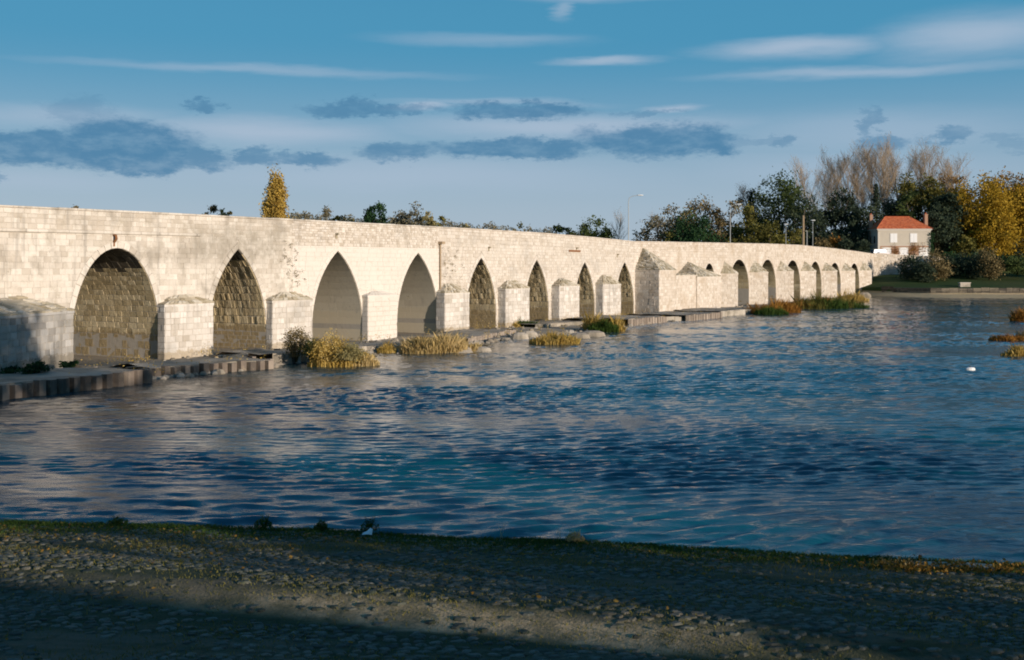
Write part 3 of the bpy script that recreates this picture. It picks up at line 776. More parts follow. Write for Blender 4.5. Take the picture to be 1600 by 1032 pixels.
# the great half-collapsed buttress
pier([(S(992),0),(S(1030,-3.6),-3.6),(S(1056,-3.6),-3.6),(S(1056,-3.6),0)], -1., ZB(1040,424,-3.6), ZB(1000,388), .05, mname='coarse', label='tall buttress with a ruined sloping cap')
pier([(S(1056,-3.2)+.05,0),(S(1056,-3.2)+.05,-3.2),(S(1089,-3.2),-3.2),(S(1089,-3.2),0)], -1., ZB(1070,432,-3.2), ZB(1070,428,-3.2), .9, mname='coarse')
pier([(S(1089,-3.4)+.05,0),(S(1089,-3.4)+.05,-3.4),(S(1126,-3.4),-3.4),(S(1126,-3.4),0)], -1., ZB(1105,434,-3.4), ZB(1092,410,-.6), .0, mname='coarse', label='rubble capped block filling a closed arch')
for i, (l, m, r, p) in enumerate(FARP):
    pxm = FAR[i][2]-3; pier([(l,0),(m,-p),(r,0)], -1., ZB(pxm, (429,427,425,425,424.5,424.5,424)[i], -p), ZB(FAR[i][1], (409,407,408,409,410,411,408)[i]), .0, mname='coarse')

# pipes, spouts and the like on the face
def piece(nm, m, fn):
    b = MB(); fn(b); return b.build(nm, m, bridge)
s = S(177); piece('drain_spout', M['rust'], lambda b: (b.tube([(s,.0,8.75),(s,-.25,8.7),(s,-.3,8.5),(s,-.12,8.3)], [.09]*4, 8), b.box(s-.06,s+.06,-.1,-.05,7.98,8.3)))
s = S(686); piece('downpipe', M['barkpale'], lambda b: (b.tube([(s,-.16,8.9),(s,-.16,5),(s,-.16,.4)], [.09]*3, 8), b.box(s-.2,s+.35,-.5,-.02,8.9,9.15), [b.box(s-.14,s+.14,-.2,-.03,z,z+.08) for z in (2.,4.,6.,8.)]))
for px, y in ((525,366),(763,387),(964,398),(900,388)):
    s = S(px); z = ZB(px, y); piece('stone_spout', M['capstone'], lambda b: (b.box(s-.11,s+.11,-.3,-.03,z-.08,z+.08,.1), b.box(s-.14,s+.14,-.075,-.03,z-.4,z-.082,.1)))
s0, s1 = S(888), S(906); piece('iron_plate', M['rust'], lambda b: b.box(s0,s1,-.11,-.06,ZB(897,394),ZB(897,391)))

# approach wall at the bridge's far end and its road fill
def approach():
    root = empty('approach_wall', (0,0,0), 0, label='curving stone approach wall beyond the last arch by the bushes', cat='wall')
    P0 = Wd(BS1, 0); pts = [P0, (97.5,298.2), (102.5,299.8), (108,300.4), (114,300.8), (119,301.1)]
    tops = [ztop(BS1), 10.3, 10.0, 9.75, 9.5, 9.45]
    co = MB(); st = MB(); cp = MB()
    for i in range(len(pts)-1):
        A, B = pts[i], pts[i+1]; dx, dy = B[0]-A[0], B[1]-A[1]; q = math.hypot(dx, dy); n = (dy/q, -dx/q, 0); w = .5
        a2, b2 = (A[0]-n[0]*w, A[1]-n[1]*w), (B[0]-n[0]*w, B[1]-n[1]*w); ta, tb = tops[i], tops[i+1]
        co.face([(*A,-.5),(*B,-.5),(*B,tb),(*A,ta)]); co.face([(*b2,-.5),(*a2,-.5),(*a2,ta),(*b2,tb)]); co.face([(*A,ta),(*B,tb),(*b2,tb),(*a2,ta)])
        z = -.3
        while z < max(ta, tb):
            z1 = z+R.uniform(.36,.5); x = 0
            while x < q:
                x1 = min(q, x+R.uniform(.5,1.1)); f = lambda t, zz: (lerp(A[0],B[0],t/q), lerp(A[1],B[1],t/q), min(zz, lerp(ta,tb,t/q)))
                c = [f(x,z),f(x1,z),f(x1,z1),f(x,z1)]
                if c[2][2]-c[1][2] > .06: st.quadstone(c, n, R.uniform(.02,.1), .02, .04, R.random()*(.95 if i < 2 else .5), 0, R)
                x = x1
            z = z1
        cp.idx([(A[0]+n[0]*.12,A[1]+n[1]*.12,ta),(B[0]+n[0]*.12,B[1]+n[1]*.12,tb),(b2[0],b2[1],tb),(a2[0],a2[1],ta),(A[0]+n[0]*.12,A[1]+n[1]*.12,ta+.16),(B[0]+n[0]*.12,B[1]+n[1]*.12,tb+.16),(b2[0],b2[1],tb+.16),(a2[0],a2[1],ta+.16)],
               [(0,1,5,4),(4,5,6,7),(2,3,7,6),(1,2,6,5),(0,4,7,3),(0,3,2,1)], .6)
    co.build('wall_core', M['mortar'], root); o = st.build('masonry', M['coarse'], root); o['kind'] = 'stuff'; cp.build('coping', M['coarse'], root)
approach()

# ------------------------------------------------------------------ apron and sheet-piled platforms below the bridge
mb = MB()
ys = [-9.6,-8.8,-6,-3,0,4,8,12]; xs = frange(-22, 250, 110); nx = len(ys)
for x in xs:
    for j, y in enumerate(ys):
        q = noise.noise(Vector((x*.35, y*.5, 2)))
        yy = y + (1.6*q if j < 2 else 0) - (0 if x < 100 else -table(x,[(100,0),(160,4.),(230,6)]) if j < 3 else 0)
        mb.v.append((x, yy, -.5 if j == 0 else .16+.16*q))
for i in range(len(xs)-1):
    for j in range(nx-1): mb.f.append((i*nx+j, (i+1)*nx+j, (i+1)*nx+j+1, i*nx+j+1)); mb.t.append(.5); mb.m.append(0)
o = mb.build('river_apron', M['concrete']); o.location = (BX, BY, 0); o.rotation_euler = (0,0,TH); tag(o, 'low stone apron along the foot of the bridge piers', None, None, 'structure')

def local(px, py, z=0.):                               # picture point at height z -> bridge frame
    Y = F*(CZ-z)/(py-HY); return Wl(at(px, Y), Y)
def platform(A, B, top, depth, label, pitch=.62, mode='pile', ret=True, tonebase=.5):
    a = local(*A); b = local(*B); root = empty('piled_platform', (BX, BY, 0), TH, label=label, cat='platform', group='platforms along the bridge foot')
    dx, dy = b[0]-a[0], b[1]-a[1]; q = math.hypot(dx, dy); d = (dx/q, dy/q); n = (d[1], -d[0])
    P = lambda t, o, z: (a[0]+d[0]*t-n[0]*o, a[1]+d[1]*t-n[1]*o, z)
    # slab of poured concrete with an uneven top
    sb = MB(); nu = max(4, int(q/1.2)); nd = max(3, int(depth/1.2))
    hz = [[top+.14*noise.noise(Vector((i*.7+a[0], j*.8, 1)))+R.uniform(-.06,.05) for j in range(nd+1)] for i in range(nu+1)]
    for i in range(nu+1):
        for j in range(nd+1): sb.v.append(P(q*i/nu, .12+(depth-.12)*j/nd, hz[i][j]-(.35 if j == nd else 0)))
    for i in range(nu):
        for j in range(nd): sb.f.append((i*(nd+1)+j, (i+1)*(nd+1)+j, (i+1)*(nd+1)+j+1, i*(nd+1)+j+1)); sb.t.append(R.uniform(.2,.8)); sb.m.append(0)
    for i in range(nu): sb.face([P(q*i/nu,.12,-1), P(q*(i+1)/nu,.12,-1), P(q*(i+1)/nu,.12,hz[i+1][0]), P(q*i/nu,.12,hz[i][0])], .3)
    for j in range(nd): sb.face([P(q,.12+(depth-.12)*j/nd,-1), P(q,.12+(depth-.12)*(j+1)/nd,-1), P(q,.12+(depth-.12)*(j+1)/nd,hz[nu][j+1]), P(q,.12+(depth-.12)*j/nd,hz[nu][j])], .3)
    sb.build('slab', M['concrete'], root)
    # trapezoid sheet piles along the front and round the end
    def run(p, dd, nn, length):
        t = 0
        while t < length-.1:
            w = pitch*R.uniform(.92,1.08); jz = R.uniform(-.06,.08); m_ = MB(); pr = R.uniform(.26,.36)
            if mode == 'post': w1 = .45; pr = .3
            else: w1 = .55
            Q = lambda u, o, z: (p[0]+dd[0]*u+nn[0]*o, p[1]+dd[1]*u+nn[1]*o, z)
            ins = w*(1-w1)/2; zt = top-.02+jz
            pr_ = [(t+ins*.3,0),(t+ins,pr),(t+w-ins,pr),(t+w-ins*.3,0)]
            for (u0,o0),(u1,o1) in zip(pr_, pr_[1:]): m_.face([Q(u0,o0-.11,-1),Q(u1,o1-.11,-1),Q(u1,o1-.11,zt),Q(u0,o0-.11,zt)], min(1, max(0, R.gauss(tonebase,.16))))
            m_.face([Q(pr_[0][0],-.11,zt),Q(pr_[1][0],pr-.11,zt),Q(pr_[2][0],pr-.11,zt),Q(pr_[3][0],-.11,zt)], .8)
            m_.build('sheet_pile' if mode == 'pile' else 'concrete_post', M['pile'] if mode == 'pile' else M['concrete'], root); t += w
    run(a, d, n, q)
    if ret: run(b, (-n[0],-n[1]), (d[0],d[1]), min(depth, 3.))
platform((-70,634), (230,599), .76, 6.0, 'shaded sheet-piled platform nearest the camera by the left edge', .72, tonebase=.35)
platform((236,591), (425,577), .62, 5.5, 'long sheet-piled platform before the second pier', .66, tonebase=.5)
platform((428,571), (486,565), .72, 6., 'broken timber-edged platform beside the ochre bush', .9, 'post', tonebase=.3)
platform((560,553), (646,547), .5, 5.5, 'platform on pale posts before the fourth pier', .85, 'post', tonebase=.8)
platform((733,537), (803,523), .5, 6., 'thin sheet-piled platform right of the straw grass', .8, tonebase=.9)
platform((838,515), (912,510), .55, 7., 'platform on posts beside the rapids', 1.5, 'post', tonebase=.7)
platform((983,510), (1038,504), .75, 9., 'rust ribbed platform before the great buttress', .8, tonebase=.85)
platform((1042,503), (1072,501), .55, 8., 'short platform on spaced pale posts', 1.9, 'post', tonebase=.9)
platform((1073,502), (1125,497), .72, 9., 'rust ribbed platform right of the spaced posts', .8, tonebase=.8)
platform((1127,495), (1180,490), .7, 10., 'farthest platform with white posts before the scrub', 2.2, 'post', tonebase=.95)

# flat rocks
def rock(px, py, w, h, z, label, group='rocks in the water below the bridge', dep=None, m='concrete'):
    Y = F*(CZ)/(py-HY); mb = MB(); n = 10; dep = dep or w*.6
    rings = []
    for k, (rr, zz) in enumerate(((1.05,-.3),(1.,.05),(.86,.7),(.5,1.),)):
        rings.append([(w/2*rr*math.cos(2*PI*i/n)*(1+.22*noise.noise(Vector((i,px,k*.3)))), dep/2*rr*math.sin(2*PI*i/n)*(1+.22*noise.noise(Vector((px,i,k*.3)))), zz*h+.1*h*noise.noise(Vector((i,k,px)))) for i in range(n)])
    vs = [v for r_ in rings for v in r_]; fs = []
    for k in range(3): fs += [(k*n+i, k*n+(i+1) % n, (k+1)*n+(i+1) % n, (k+1)*n+i) for i in range(n)]
    fs.append(tuple(3*n+i for i in range(n))); mb.idx(vs, fs, R.uniform(.4,.9)); o = mb.build('rock', M[m]); o.location = (at(px,Y), Y, z)
    tag(o, label, 'rock', group)
for px, py, w, h, lb in ((700,551,3.6,.3,'long flat rock below the straw grass'),(724,550,1.5,.42,'middle flat rock below the straw grass'),(748,549,2.,.36,'right hand flat rock at the straw grass end'),
                         (812,530,1.6,.6,'dark rock beside the thin platform'),(826,527,1.8,.6,'pale rock above the dark rock'),(905,529,2.2,.5,'wet rock left of the white water'),(925,526,2.6,.55,'broad wet rock in the white water'),
                         (1350,464,3.5,1.,'pale boulder under the last pier')):
    rock(px, py, w, h, 0., lb)

# ------------------------------------------------------------------ vegetation
def leaf(mb, c, s, tone, up=0.):
    a = Vector((R.gauss(0,1), R.gauss(0,1), R.gauss(0,1))).normalized(); b = a.cross(Vector((R.gauss(0,1), R.gauss(0,1), R.gauss(0,1)))).normalized()
    a *= s*R.uniform(.6,1.2); b *= s*R.uniform(.35,.7); c = Vector(c)
    mb.face([c-a, c-b*.9+a*.1, c+a, c+b], tone)
def crown_pts(shape, n):
    """clump centres in a unit crown: x,y in -1..1, z in 0..1"""
    out = []
    while len(out) < n:
        x, y, z = R.uniform(-1,1), R.uniform(-1,1), R.uniform(0,1); rr = math.hypot(x, y)
        if shape == 'column': w = .92*math.sin(PI*min(1, z*.78+.16))**.8 if z < .95 else .25
        elif shape == 'cone': w = 1.-z
        elif shape == 'dome': w = math.sqrt(max(0, 1-((z-.38)/.62)**2)) if z > .38 else .75+.25*z/.38
        else: w = math.sqrt(max(0, 1-((z-.5)/.5)**2))
        if rr < w and (rr > w*.35 or R.random() < .4): out.append((x, y, z))
    return out
def crown(mb, w, h, z0, shape, nc, nl, ls, cr, gaps=.12):
    cs = crown_pts(shape, nc); used = []
    for x, y, z in cs:
        q = noise.noise(Vector((x*1.7+R.random()*.2, y*1.7, z*2.3+w)))
        if q < -.28+gaps: continue
        c = Vector((x*w/2, y*w/2, z0+z*h)); r = cr*R.uniform(.6,1.25); used.append(c); tb = R.gauss(.5,.2)
        for _ in range(nl):
            d = Vector((R.gauss(0,.5), R.gauss(0,.5), R.gauss(0,.42 if shape != 'column' else .8))); leaf(mb, c+d*r, ls, min(1, max(0, tb+R.gauss(0,.18))))
    return used
def tree(px, Y, ytop, wpx, col, label, shape='round', nc=60, nl=34, zb=None, base_frac=.18, kind='tree', name='broadleaf_tree', grp=None, gaps=.12, ls=None, cat='tree', bark='bark', dens=1.):
    X = at(px, Y); zb = bank_z(X, Y)-.2 if zb is None else zb; zt = zat(ytop, Y); H = zt-zb; w = wpx/F*Y
    root = empty(name, (X, Y, zb), R.uniform(0, 6), label=label, cat=cat, group=grp)
    mb = MB(); ls = ls or .00125*Y; cr = w*.15 if shape != 'column' else w*.2; nl = int(nl*2.1)
    cz = H*base_frac
    used = crown(mb, w*.9, (H-cz)*.95, cz, shape, int(nc*dens*1.5), nl, ls, cr, gaps)
    mb.build('crown', L[col], root)
    tk = MB(); r0 = max(.18, H*.017)
    tk.tube([(0,0,0),(R.gauss(0,.1),0,H*.35),(R.gauss(0,.2),R.gauss(0,.2),H*.75)], [r0,r0*.75,r0*.25], 7)
    for c in R.sample(used, min(12, len(used))):
        tk.tube([(0,0,max(.1*H, min(c.z*.55, H*.5))),(c.x*.5,c.y*.5,c.z*.8),tuple(c)], [r0*.45,r0*.28,r0*.08], 4)
    tk.build('trunk', M[bark], root)
    return root
def bare_mesh(H, spread, seed, up=.75, lev=4, leafy=0):
    rr = random.Random(seed); mb = MB(); lf = MB()
    def grow(p, d, length, r, k):
        n = 3; pts = [p]; q = Vector(p); dd = Vector(d)
        for _ in range(n):
            dd = (dd+Vector((rr.gauss(0,.10),rr.gauss(0,.10),rr.gauss(0,.05)+.07))).normalized(); q = q+dd*length/n; pts.append(q.copy())
        mb.tube(pts, [r*(1-.22*i) for i in range(n+1)], 5 if k == 0 else 3, rr.random(), 0, False)
        if k >= lev:
            if leafy and rr.random() < leafy:
                for _ in range(3):
                    c = pts[-1]+Vector((rr.gauss(0,.4),rr.gauss(0,.4),rr.gauss(0,.4))); leaf(lf, c, .16, rr.random())
            return
        nb = 15 if k == 0 else (6 if k == 1 else 5)
        for i in range(nb):
            t = (.28+.72*(i+rr.random()*.6)/nb) if k == 0 else (.2+.8*(i+rr.random())/nb)
            seg = min(n-1, int(t*n)); c = pts[seg].lerp(pts[seg+1], t*n-seg)
            a = rr.uniform(0, 2*PI); tilt = rr.uniform(.45,.8)*spread
            side = Vector((math.cos(a), math.sin(a), 0)); nd = (dd*up+side*tilt+Vector((0,0,.25))).normalized()
            grow(c, nd, length*(rr.uniform(.30,.42)*(1.15-t*.45) if k == 0 else rr.uniform(.45,.62)), max(.014, r*(.42 if k == 0 else .5)), k+1)
    grow(Vector((0,0,0)), Vector((0,0,1)), H*.9, H*.0085, 0)
    return mb, lf
bare_cache = {}
def bare_tree(px, Y, ytop, label, seed, spread=.55, name='bare_poplar', zb=None, grp=None, lev=4, leafy=.25, col='brown', bark='barkpale'):
    X = at(px, Y); zb = bank_z(X, Y)-.2 if zb is None else zb; H = (zat(ytop, Y)-zb)*.86
    root = empty(name, (X, Y, zb), R.uniform(0, 6.), label=label, cat='tree', group=grp)
    if (seed, spread, lev) not in bare_cache:
        a, b = bare_mesh(30., spread, seed, lev=lev, leafy=leafy)
        bare_cache[(seed, spread, lev)] = (a.build('trunk', M[bark], root), b.build('crown', L[col], root))
        for o in bare_cache[(seed, spread, lev)]: o.scale = (H/30,)*3
    else:
        for src in bare_cache[(seed, spread, lev)]:
            o = src.copy(); C.objects.link(o); o.parent = root; o.scale = (H/30,)*3
    return root

# trees left of the lamp, seen over the parapet
for a in [
 (126,400,316,22,'brown','faint bare treetop showing over the parapet near the left edge','round',14,16),
 (330,390,318,34,'brown','brown autumn treetop left of the tall golden poplar','round',30,26),
 (352,390,321,24,'ochre','yellowing small treetop just left of the golden poplar','round',20,24),
 (408,385,335,26,'pale','low pale bush at the foot of the golden poplar','round',18,22),
 (470,395,333,40,'grey','grey green treetop just right of the golden poplar','round',30,26),
 (505,395,325,34,'grey','feathery grey green treetop second right of the golden poplar','round',26,26),
 (528,390,333,26,'olive','olive treetop between the feathery tree and the round green tree','round',20,24),
 (557,390,338,34,'pale','low pale scrub left of the round green tree','round',22,22),
 (588,380,316,32,'deep','round dark green tree rising over the middle of the parapet','round',46,34),
 (614,392,324,38,'grey','grey treetop touching the round dark green tree','round',34,28),
 (640,388,320,44,'grey','wide grey green treetop right of the round dark green tree','round',40,28),
 (668,388,320,26,'pale','slender pale yellow treetop over the parapet','round',26,28),
 (688,392,334,28,'olive','small olive treetop right of the slender pale one','round',18,22),
 (733,400,343,30,'pale','pale scrub peeping over the mid parapet','round',14,20),
 (770,400,350,40,'brown','low brown scrub over the mid parapet','round',16,20),
 (806,400,353,36,'olive','low olive scrub where the parapet begins to dip','round',16,20),
 (877,360,350,28,'green','small dark green tree left of the bushy green one','round',26,28),
 (928,350,342,52,'green','wide bushy green tree left of the first street lamp','round',50,34),
 (905,370,347,30,'olive','olive bush between the two green trees left of the lamp','round',20,24)]:
    px, Y, yt, w, col, lb, sh, nc, nl = a; tree(px, Y, yt-5, w*1.3, col, lb, 'dome', int(nc*1.6), nl, base_frac=.3, grp='trees behind the bridge')
tree(430,370,261,42,'gold','tall narrow golden poplar standing above the bridge parapet','column',230,34,base_frac=.05,name='lombardy_poplar',gaps=.0)
bare_tree(958,372,326,'thin bare tree rising left of the first street lamp',11,.9,'bare_tree',lev=3,col='brown')
bare_tree(1018,350,333,'thin bare tree just right of the first street lamp',12,.9,'bare_tree',lev=3,col='brown')
# right-hand woods
for a in [
 (1000,350,356,34,'grey','low greyish bush at the foot of the first street lamp','round',22,24),
 (1030,340,338,60,'grey','bluish grey thin tree right of the first street lamp','round',44,22),
 (1062,350,308,64,'brown','brown grey twiggy tree behind the dark green one','dome',56,24),
 (1100,352,303,70,'brown','broad brown twiggy tree left of the second lamp','dome',60,24),
 (1078,322,332,84,'deep','rounded glossy dark green tree right of the first lamp','dome',90,36),
 (1042,318,362,40,'olive','small yellowish bush before the dark green tree','round',22,26),
 (1122,326,340,46,'brown','brownish scrub between the dark green tree and second lamp','dome',40,26),
 (1140,345,312,50,'brown','dusky brown tree behind the second lamp','dome',46,26),
 (1165,322,324,58,'olive','yellowish olive tree right of the second lamp','dome',60,32),
 (1202,320,338,52,'olive','lower olive tree before the big rounded one','dome',50,30),
 (1168,350,290,46,'dark','dark thin tree against the left of the big rounded one','round',40,22),
 (1218,345,266,84,'green','big rounded olive green tree topping the left wood','dome',120,34),
 (1258,335,302,60,'dark','dark tree right of the big rounded green one','dome',60,30),
 (1240,322,352,50,'olive','low olive brush behind the lamp cluster','dome',34,26),
 (1282,345,330,60,'dark','dark undergrowth tree beneath the bare poplars','dome',50,26),
 (1315,340,297,52,'dark','bluish dark tree left of the conifer','dome',60,28),
 (1345,336,318,52,'dark','dark tree directly left of the conifer','dome',54,28),
 (1330,332,350,60,'dark','low dark scrub beneath the poplars left of the house','dome',50,28),
 (1298,328,364,44,'dark','shadowed bush right of the lamp cluster','dome',36,26),
 (1402,342,312,54,'dark','dark tree behind the house roof','dome',60,30),
 (1436,346,268,72,'olive','tall olive tree behind the right chimney','round',90,32),
 (1426,340,302,50,'green','dark green tree behind the red roof','dome',60,30),
 (1486,350,268,60,'orange','russet tree between the olive and the yellow trees','dome',70,30),
 (1480,336,300,50,'dark','near black tree right of the house','dome',110,36),
 (1462,331,330,44,'dark','near black shrub against the right chimney','dome',50,34),
 (1532,342,280,110,'yellow','great yellow tree right of the dark one','dome',150,38),
 (1572,352,273,100,'orange','tall rusty tree behind the two yellow ones','dome',100,34),
 (1600,346,292,90,'yellow','yellow green tree cut by the right edge','dome',130,38),
 (1680,346,280,110,'green','green tree beyond the right edge of view','dome',90,34),
 (1548,334,340,70,'yellow','lower yellow boughs in front of the great yellow tree','dome',70,36),
 (1508,326,372,36,'olive','small olive bush at the foot of the yellow trees','dome',34,32)]:
    px, Y, yt, w, col, lb, sh, nc, nl = a; tree(px, Y, yt-5, w*1.15, col, lb, sh, int(nc*1.3), nl, base_frac=.12, grp='trees of the right bank')
for i, (px, Y, yt, lb) in enumerate([(1268,356,250,'lowest bare poplar at the left end of the row'),(1300,362,240,'bare poplar set back between the first two of the row'),(1375,362,232,'bare poplar right behind the conifer'),(1284,352,236,'leftmost tall bare poplar of the row'),(1318,356,228,'second bare poplar of the row'),(1350,352,222,'third bare poplar, left of the conifer'),
     (1336,362,240,'bare poplar standing behind the second and third'),(1396,352,222,'bare poplar directly right of the conifer tip'),(1412,360,228,'bare poplar close behind the one right of the conifer'),(1432,354,224,'bare poplar above the house ridge'),
     (1455,352,228,'bare poplar above the right chimney'),(1474,360,236,'next to last bare poplar of the row'),(1497,352,252,'last and lowest bare poplar beside the russet tree')]):
    bare_tree(px, Y, yt, lb, 20+i % 4, .85, grp='row of bare poplars', leafy=.08, col='brown')
bare_tree(1168,352,284,'dark bare tree left of the big rounded green one',31,.9,'bare_tree',lev=4,bark='bark')
# conifer: drooping layered boughs
def conifer(px, Y, ytop, wpx):
    X = at(px, Y); zb = bank_z(X, Y)-.2; H = zat(ytop, Y)-zb; w = wpx/F*Y
    root = empty('conifer', (X, Y, zb), 0, label='dark pointed conifer behind the red roof', cat='tree'); mb = MB(); tk = MB()
    tk.tube([(0,0,0),(0,0,H*.98)], [.3,.04], 6); lay = 26
    for k in range(lay):
        z = H*(.12+.86*k/lay); r = w/2*(1-k/lay)**.85*R.uniform(.8,1.15)+.2
        for j in range(11):
            a = j*2*PI/11+R.uniform(-.3,.3); rr = r*R.uniform(.65,1.1)
            for t in range(9):
                f = (t+.5)/9; c = (math.cos(a)*rr*f+R.gauss(0,.12), math.sin(a)*rr*f+R.gauss(0,.12), z-rr*f*.28+R.gauss(0,.12)); leaf(mb, c, .4, R.random())
    mb.build('crown', L['dark'], root); tk.build('trunk', M['bark'], root)
conifer(1369, 338, 283, 44)

# shrubs on the far bank, on the apron and in the river
def bush(px, Y, ybase, ytop, wpx, col, label, nc=26, nl=40, ls=None, zb=None, name='riverside_bush', shape='dome', grp=None, cat='bush', depth=1.):
    X = at(px, Y); zb = zat(ybase, Y) if zb is None else zb; h = zat(ytop, Y)-zb; w = wpx/F*Y
    mb = MB(); ls = ls or max(.05, .0011*Y)
    cs = crown_pts(shape, nc)
    for x, y, z in cs:
        c = Vector((x*w/2*.85, y*w/2*.85*depth, z*h*.9)); tb = R.gauss(.5,.2)
        for _ in range(nl): leaf(mb, c+Vector((R.gauss(0,.1)*w, R.gauss(0,.1)*w*depth, abs(R.gauss(0,.16))*h)), ls, min(1, max(0, tb+R.gauss(0,.18))))
    for _ in range(6):
        a = R.uniform(0,2*PI); mb.tube([(0,0,-.2),(math.cos(a)*w*.15,math.sin(a)*w*.15,h*.4),(math.cos(a)*w*.3,math.sin(a)*w*.3,h*.8)], [.04+.01*h,.03,.01], 4, .1)
    o = mb.build(name, L[col]); o.location = (X, Y, zb); return tag(o, label, cat, grp)
for a in [(1425,285,440,402,44,'dark','dark bush against the end of the approach wall'),(1462,283,440,396,46,'brown','olive brown bush below the house corner'),(1446,279,442,412,30,'dark','lower dark bush between the wall end and the brown bush'),
          (1512,290,436,396,66,'dark','black green bush below the great yellow tree'),(1546,284,438,392,40,'brown','dusky brown bush on the grassy bank'),(1486,288,430,402,34,'dark','dark shrub behind the white bank box'),
          (1484,296,428,398,44,'deep','deep green hedge bush between the two brown bushes'),(1536,298,424,396,60,'deep','deep green hedge bush under the yellow boughs'),(1590,286,430,404,56,'green','green bush on the bank at the right edge'),(1640,290,430,396,60,'dark','dark bush beyond the right edge'),(1570,292,420,400,40,'deep','deep green bush on the upper bank')]:
    px, Y, yb, yt, w, col, lb = a; bush(px, Y, yb, yt, w, col, lb, 40, 50, grp='bushes on the right bank')
def tuft(px, py, w, h, col, label, n=500, z0=.15, dep=None, name='grass_tuft', grp='tufts below the bridge', cat='grass tuft', lean=.34, bl=.02):
    """a clump of long blades; py: picture row of its foot"""
    Y = F*(CZ-z0)/(py-HY); X = at(px, Y); mb = MB(); dep = dep or w*.6
    for _ in range(int(n*1.7)):
        a = R.uniform(0,2*PI); rr = math.sqrt(R.random()); x, y = math.cos(a)*rr*w/2, math.sin(a)*rr*dep/2
        hh = h*(1-.6*rr*rr)*R.uniform(.3,1.25)*(.85+.9*noise.noise(Vector((x*.9, y*.9, px)))); dx, dy = R.gauss(0,lean)*hh, R.gauss(0,lean)*hh; b = bl*R.uniform(.7,1.6); q = R.uniform(0,PI); ux, uy = math.cos(q)*b, math.sin(q)*b
        t = min(1, max(0, R.gauss(.55,.22)))
        mb.face([(x-ux,y-uy,-.1),(x+ux,y+uy,-.1),(x+dx*.4+ux,y+dy*.4+uy,hh*.6),(x+dx,y+dy,hh),(x+dx*.4-ux,y+dy*.4-uy,hh*.6)], t)
    o = mb.build(name, L[col]); o.location = (X, Y, z0-.05); return tag(o, label, cat, grp)
for a in [(520,569,3.4,.8,'ochre','ochre grassy clump at the water edge before the third arch',700),(556,568,3.2,.7,'straw','low straw coloured clump right of the ochre one',700),(485,556,2.2,1.0,'ochre','tuft left of the ochre clump by the broken platform',500),
          (660,549,3.6,1.35,'straw','straw grass before the fourth arch',1400),(692,548,3.8,1.5,'straw','tallest straw grass before the downpipe',1600),(722,546,3.0,1.0,'straw','thin straw grass tapering to the flat rocks',900),(604,549,1.6,.9,'ochre','small dry tuft at the foot of the smooth pier',260),
          (760,510,4.5,1.0,'ochre','dry grass in the mouth of the fifth arch',700),(815,511,3.4,1.,'grass','green tuft before the sixth pier',600),(800,512,2.2,.6,'ochre','dry fringe left of the green tuft',300),
          (866,535,4.4,.95,'ochre','brownish islet tuft before the rapids',1000),(880,534,3.,.8,'olive','olive tuft on the same islet',500),
          (931,515,2.8,1.7,'ochre','tall yellow tuft on the post platform',800),(943,517,3.2,1.3,'grass','green tuft at the foot of the tall yellow one',800),(957,516,2.6,1.4,'ochre','yellow tuft beside the dark gap',600),
          (966,488,5.,.6,'olive','low weeds at the foot of the eighth pier',400),(892,499,2.6,.5,'grass','thin weeds before the seventh pier',240),(1046,487,3.5,.8,'brown','brown weed patch at the great buttress foot',250),
          (1196,489,6.,1.6,'rustweed','rusty scrub at the water before the twelfth arch',900),(1222,487,5.5,2.2,'rustweed','taller rusty scrub before the thirteenth pier',900),(1205,490,5.,1.2,'grass','green scrub right at the water edge',500),
          (1252,481,6.,1.6,'rustweed','rust brown scrub before the thirteenth arch',700),(1270,481,7.5,2.2,'olive','olive hummock before the fourteenth pier',1000),(1292,481,7.,2.,'grass','green hummock right of the olive one',900),(1312,480,6.,1.6,'olive','low olive scrub toward the far shore',700),(1335,480,5.,1.1,'grass','last green scrub toward the far shore',500),
          (1330,470,7.,2.2,'ochre','yellow scrub under the fifteenth pier',700),(1285,474,5.,1.5,'rustweed','rusty fringe behind the olive hummock',500),
          (250,556,3.,.5,'brown','brown weeds beside the second pier foot',300),(305,556,2.2,.6,'olive','small weeds on the long platform',220),
          (1595,502,2.6,1.7,'rustweed','rusty tuft in the river at the right edge, farthest of three',700),(1574,532,3.4,.75,'rustweed','dull rusty tuft in the river, middle of three',800),(1594,531,2.,.9,'brown','brown tuft beside the dull rusty one',500),(1582,556,1.7,.85,'ochre','orange tuft in the river, nearest of three',700)]:
    px, py, w, h, col, lb, n = a; tuft(px, py, w, h, col, lb, n, z0=.02 if px > 1500 else .15)
bush(463, 78, 563, 518, 46, 'brown', 'dark brown bramble against the third pier', 40, 70, ls=.07, zb=.3)
bush(486, 76.5, 566, 534, 36, 'green', 'green leafed shrub behind the yellowing one', 30, 70, ls=.07, zb=.3)
bush(514, 75.5, 570, 524, 60, 'ochre', 'yellowing shrub in the middle of the apron bushes', 52, 80, ls=.07, zb=.2)
bush(540, 75.5, 571, 538, 60, 'pale', 'pale straw coloured shrub sprawling to the water', 46, 80, ls=.07, zb=.1)
bush(562, 76.5, 571, 552, 50, 'ochre', 'low ochre shrub at the right end of the apron bushes', 30, 60, ls=.07, zb=.0)
bush(56, 62.5, 582, 568, 46, 'deep', 'dark weeds at the foot of the shaded pier', 18, 50, ls=.1, zb=.7)
bush(108, 66.5, 574, 563, 26, 'deep', 'dark weed clump by the first arch foot', 10, 40, ls=.1, zb=.65)
bush(20, 63, 584, 574, 40, 'deep', 'low dark weeds at the left edge of the platform', 10, 40, ls=.1, zb=.7)
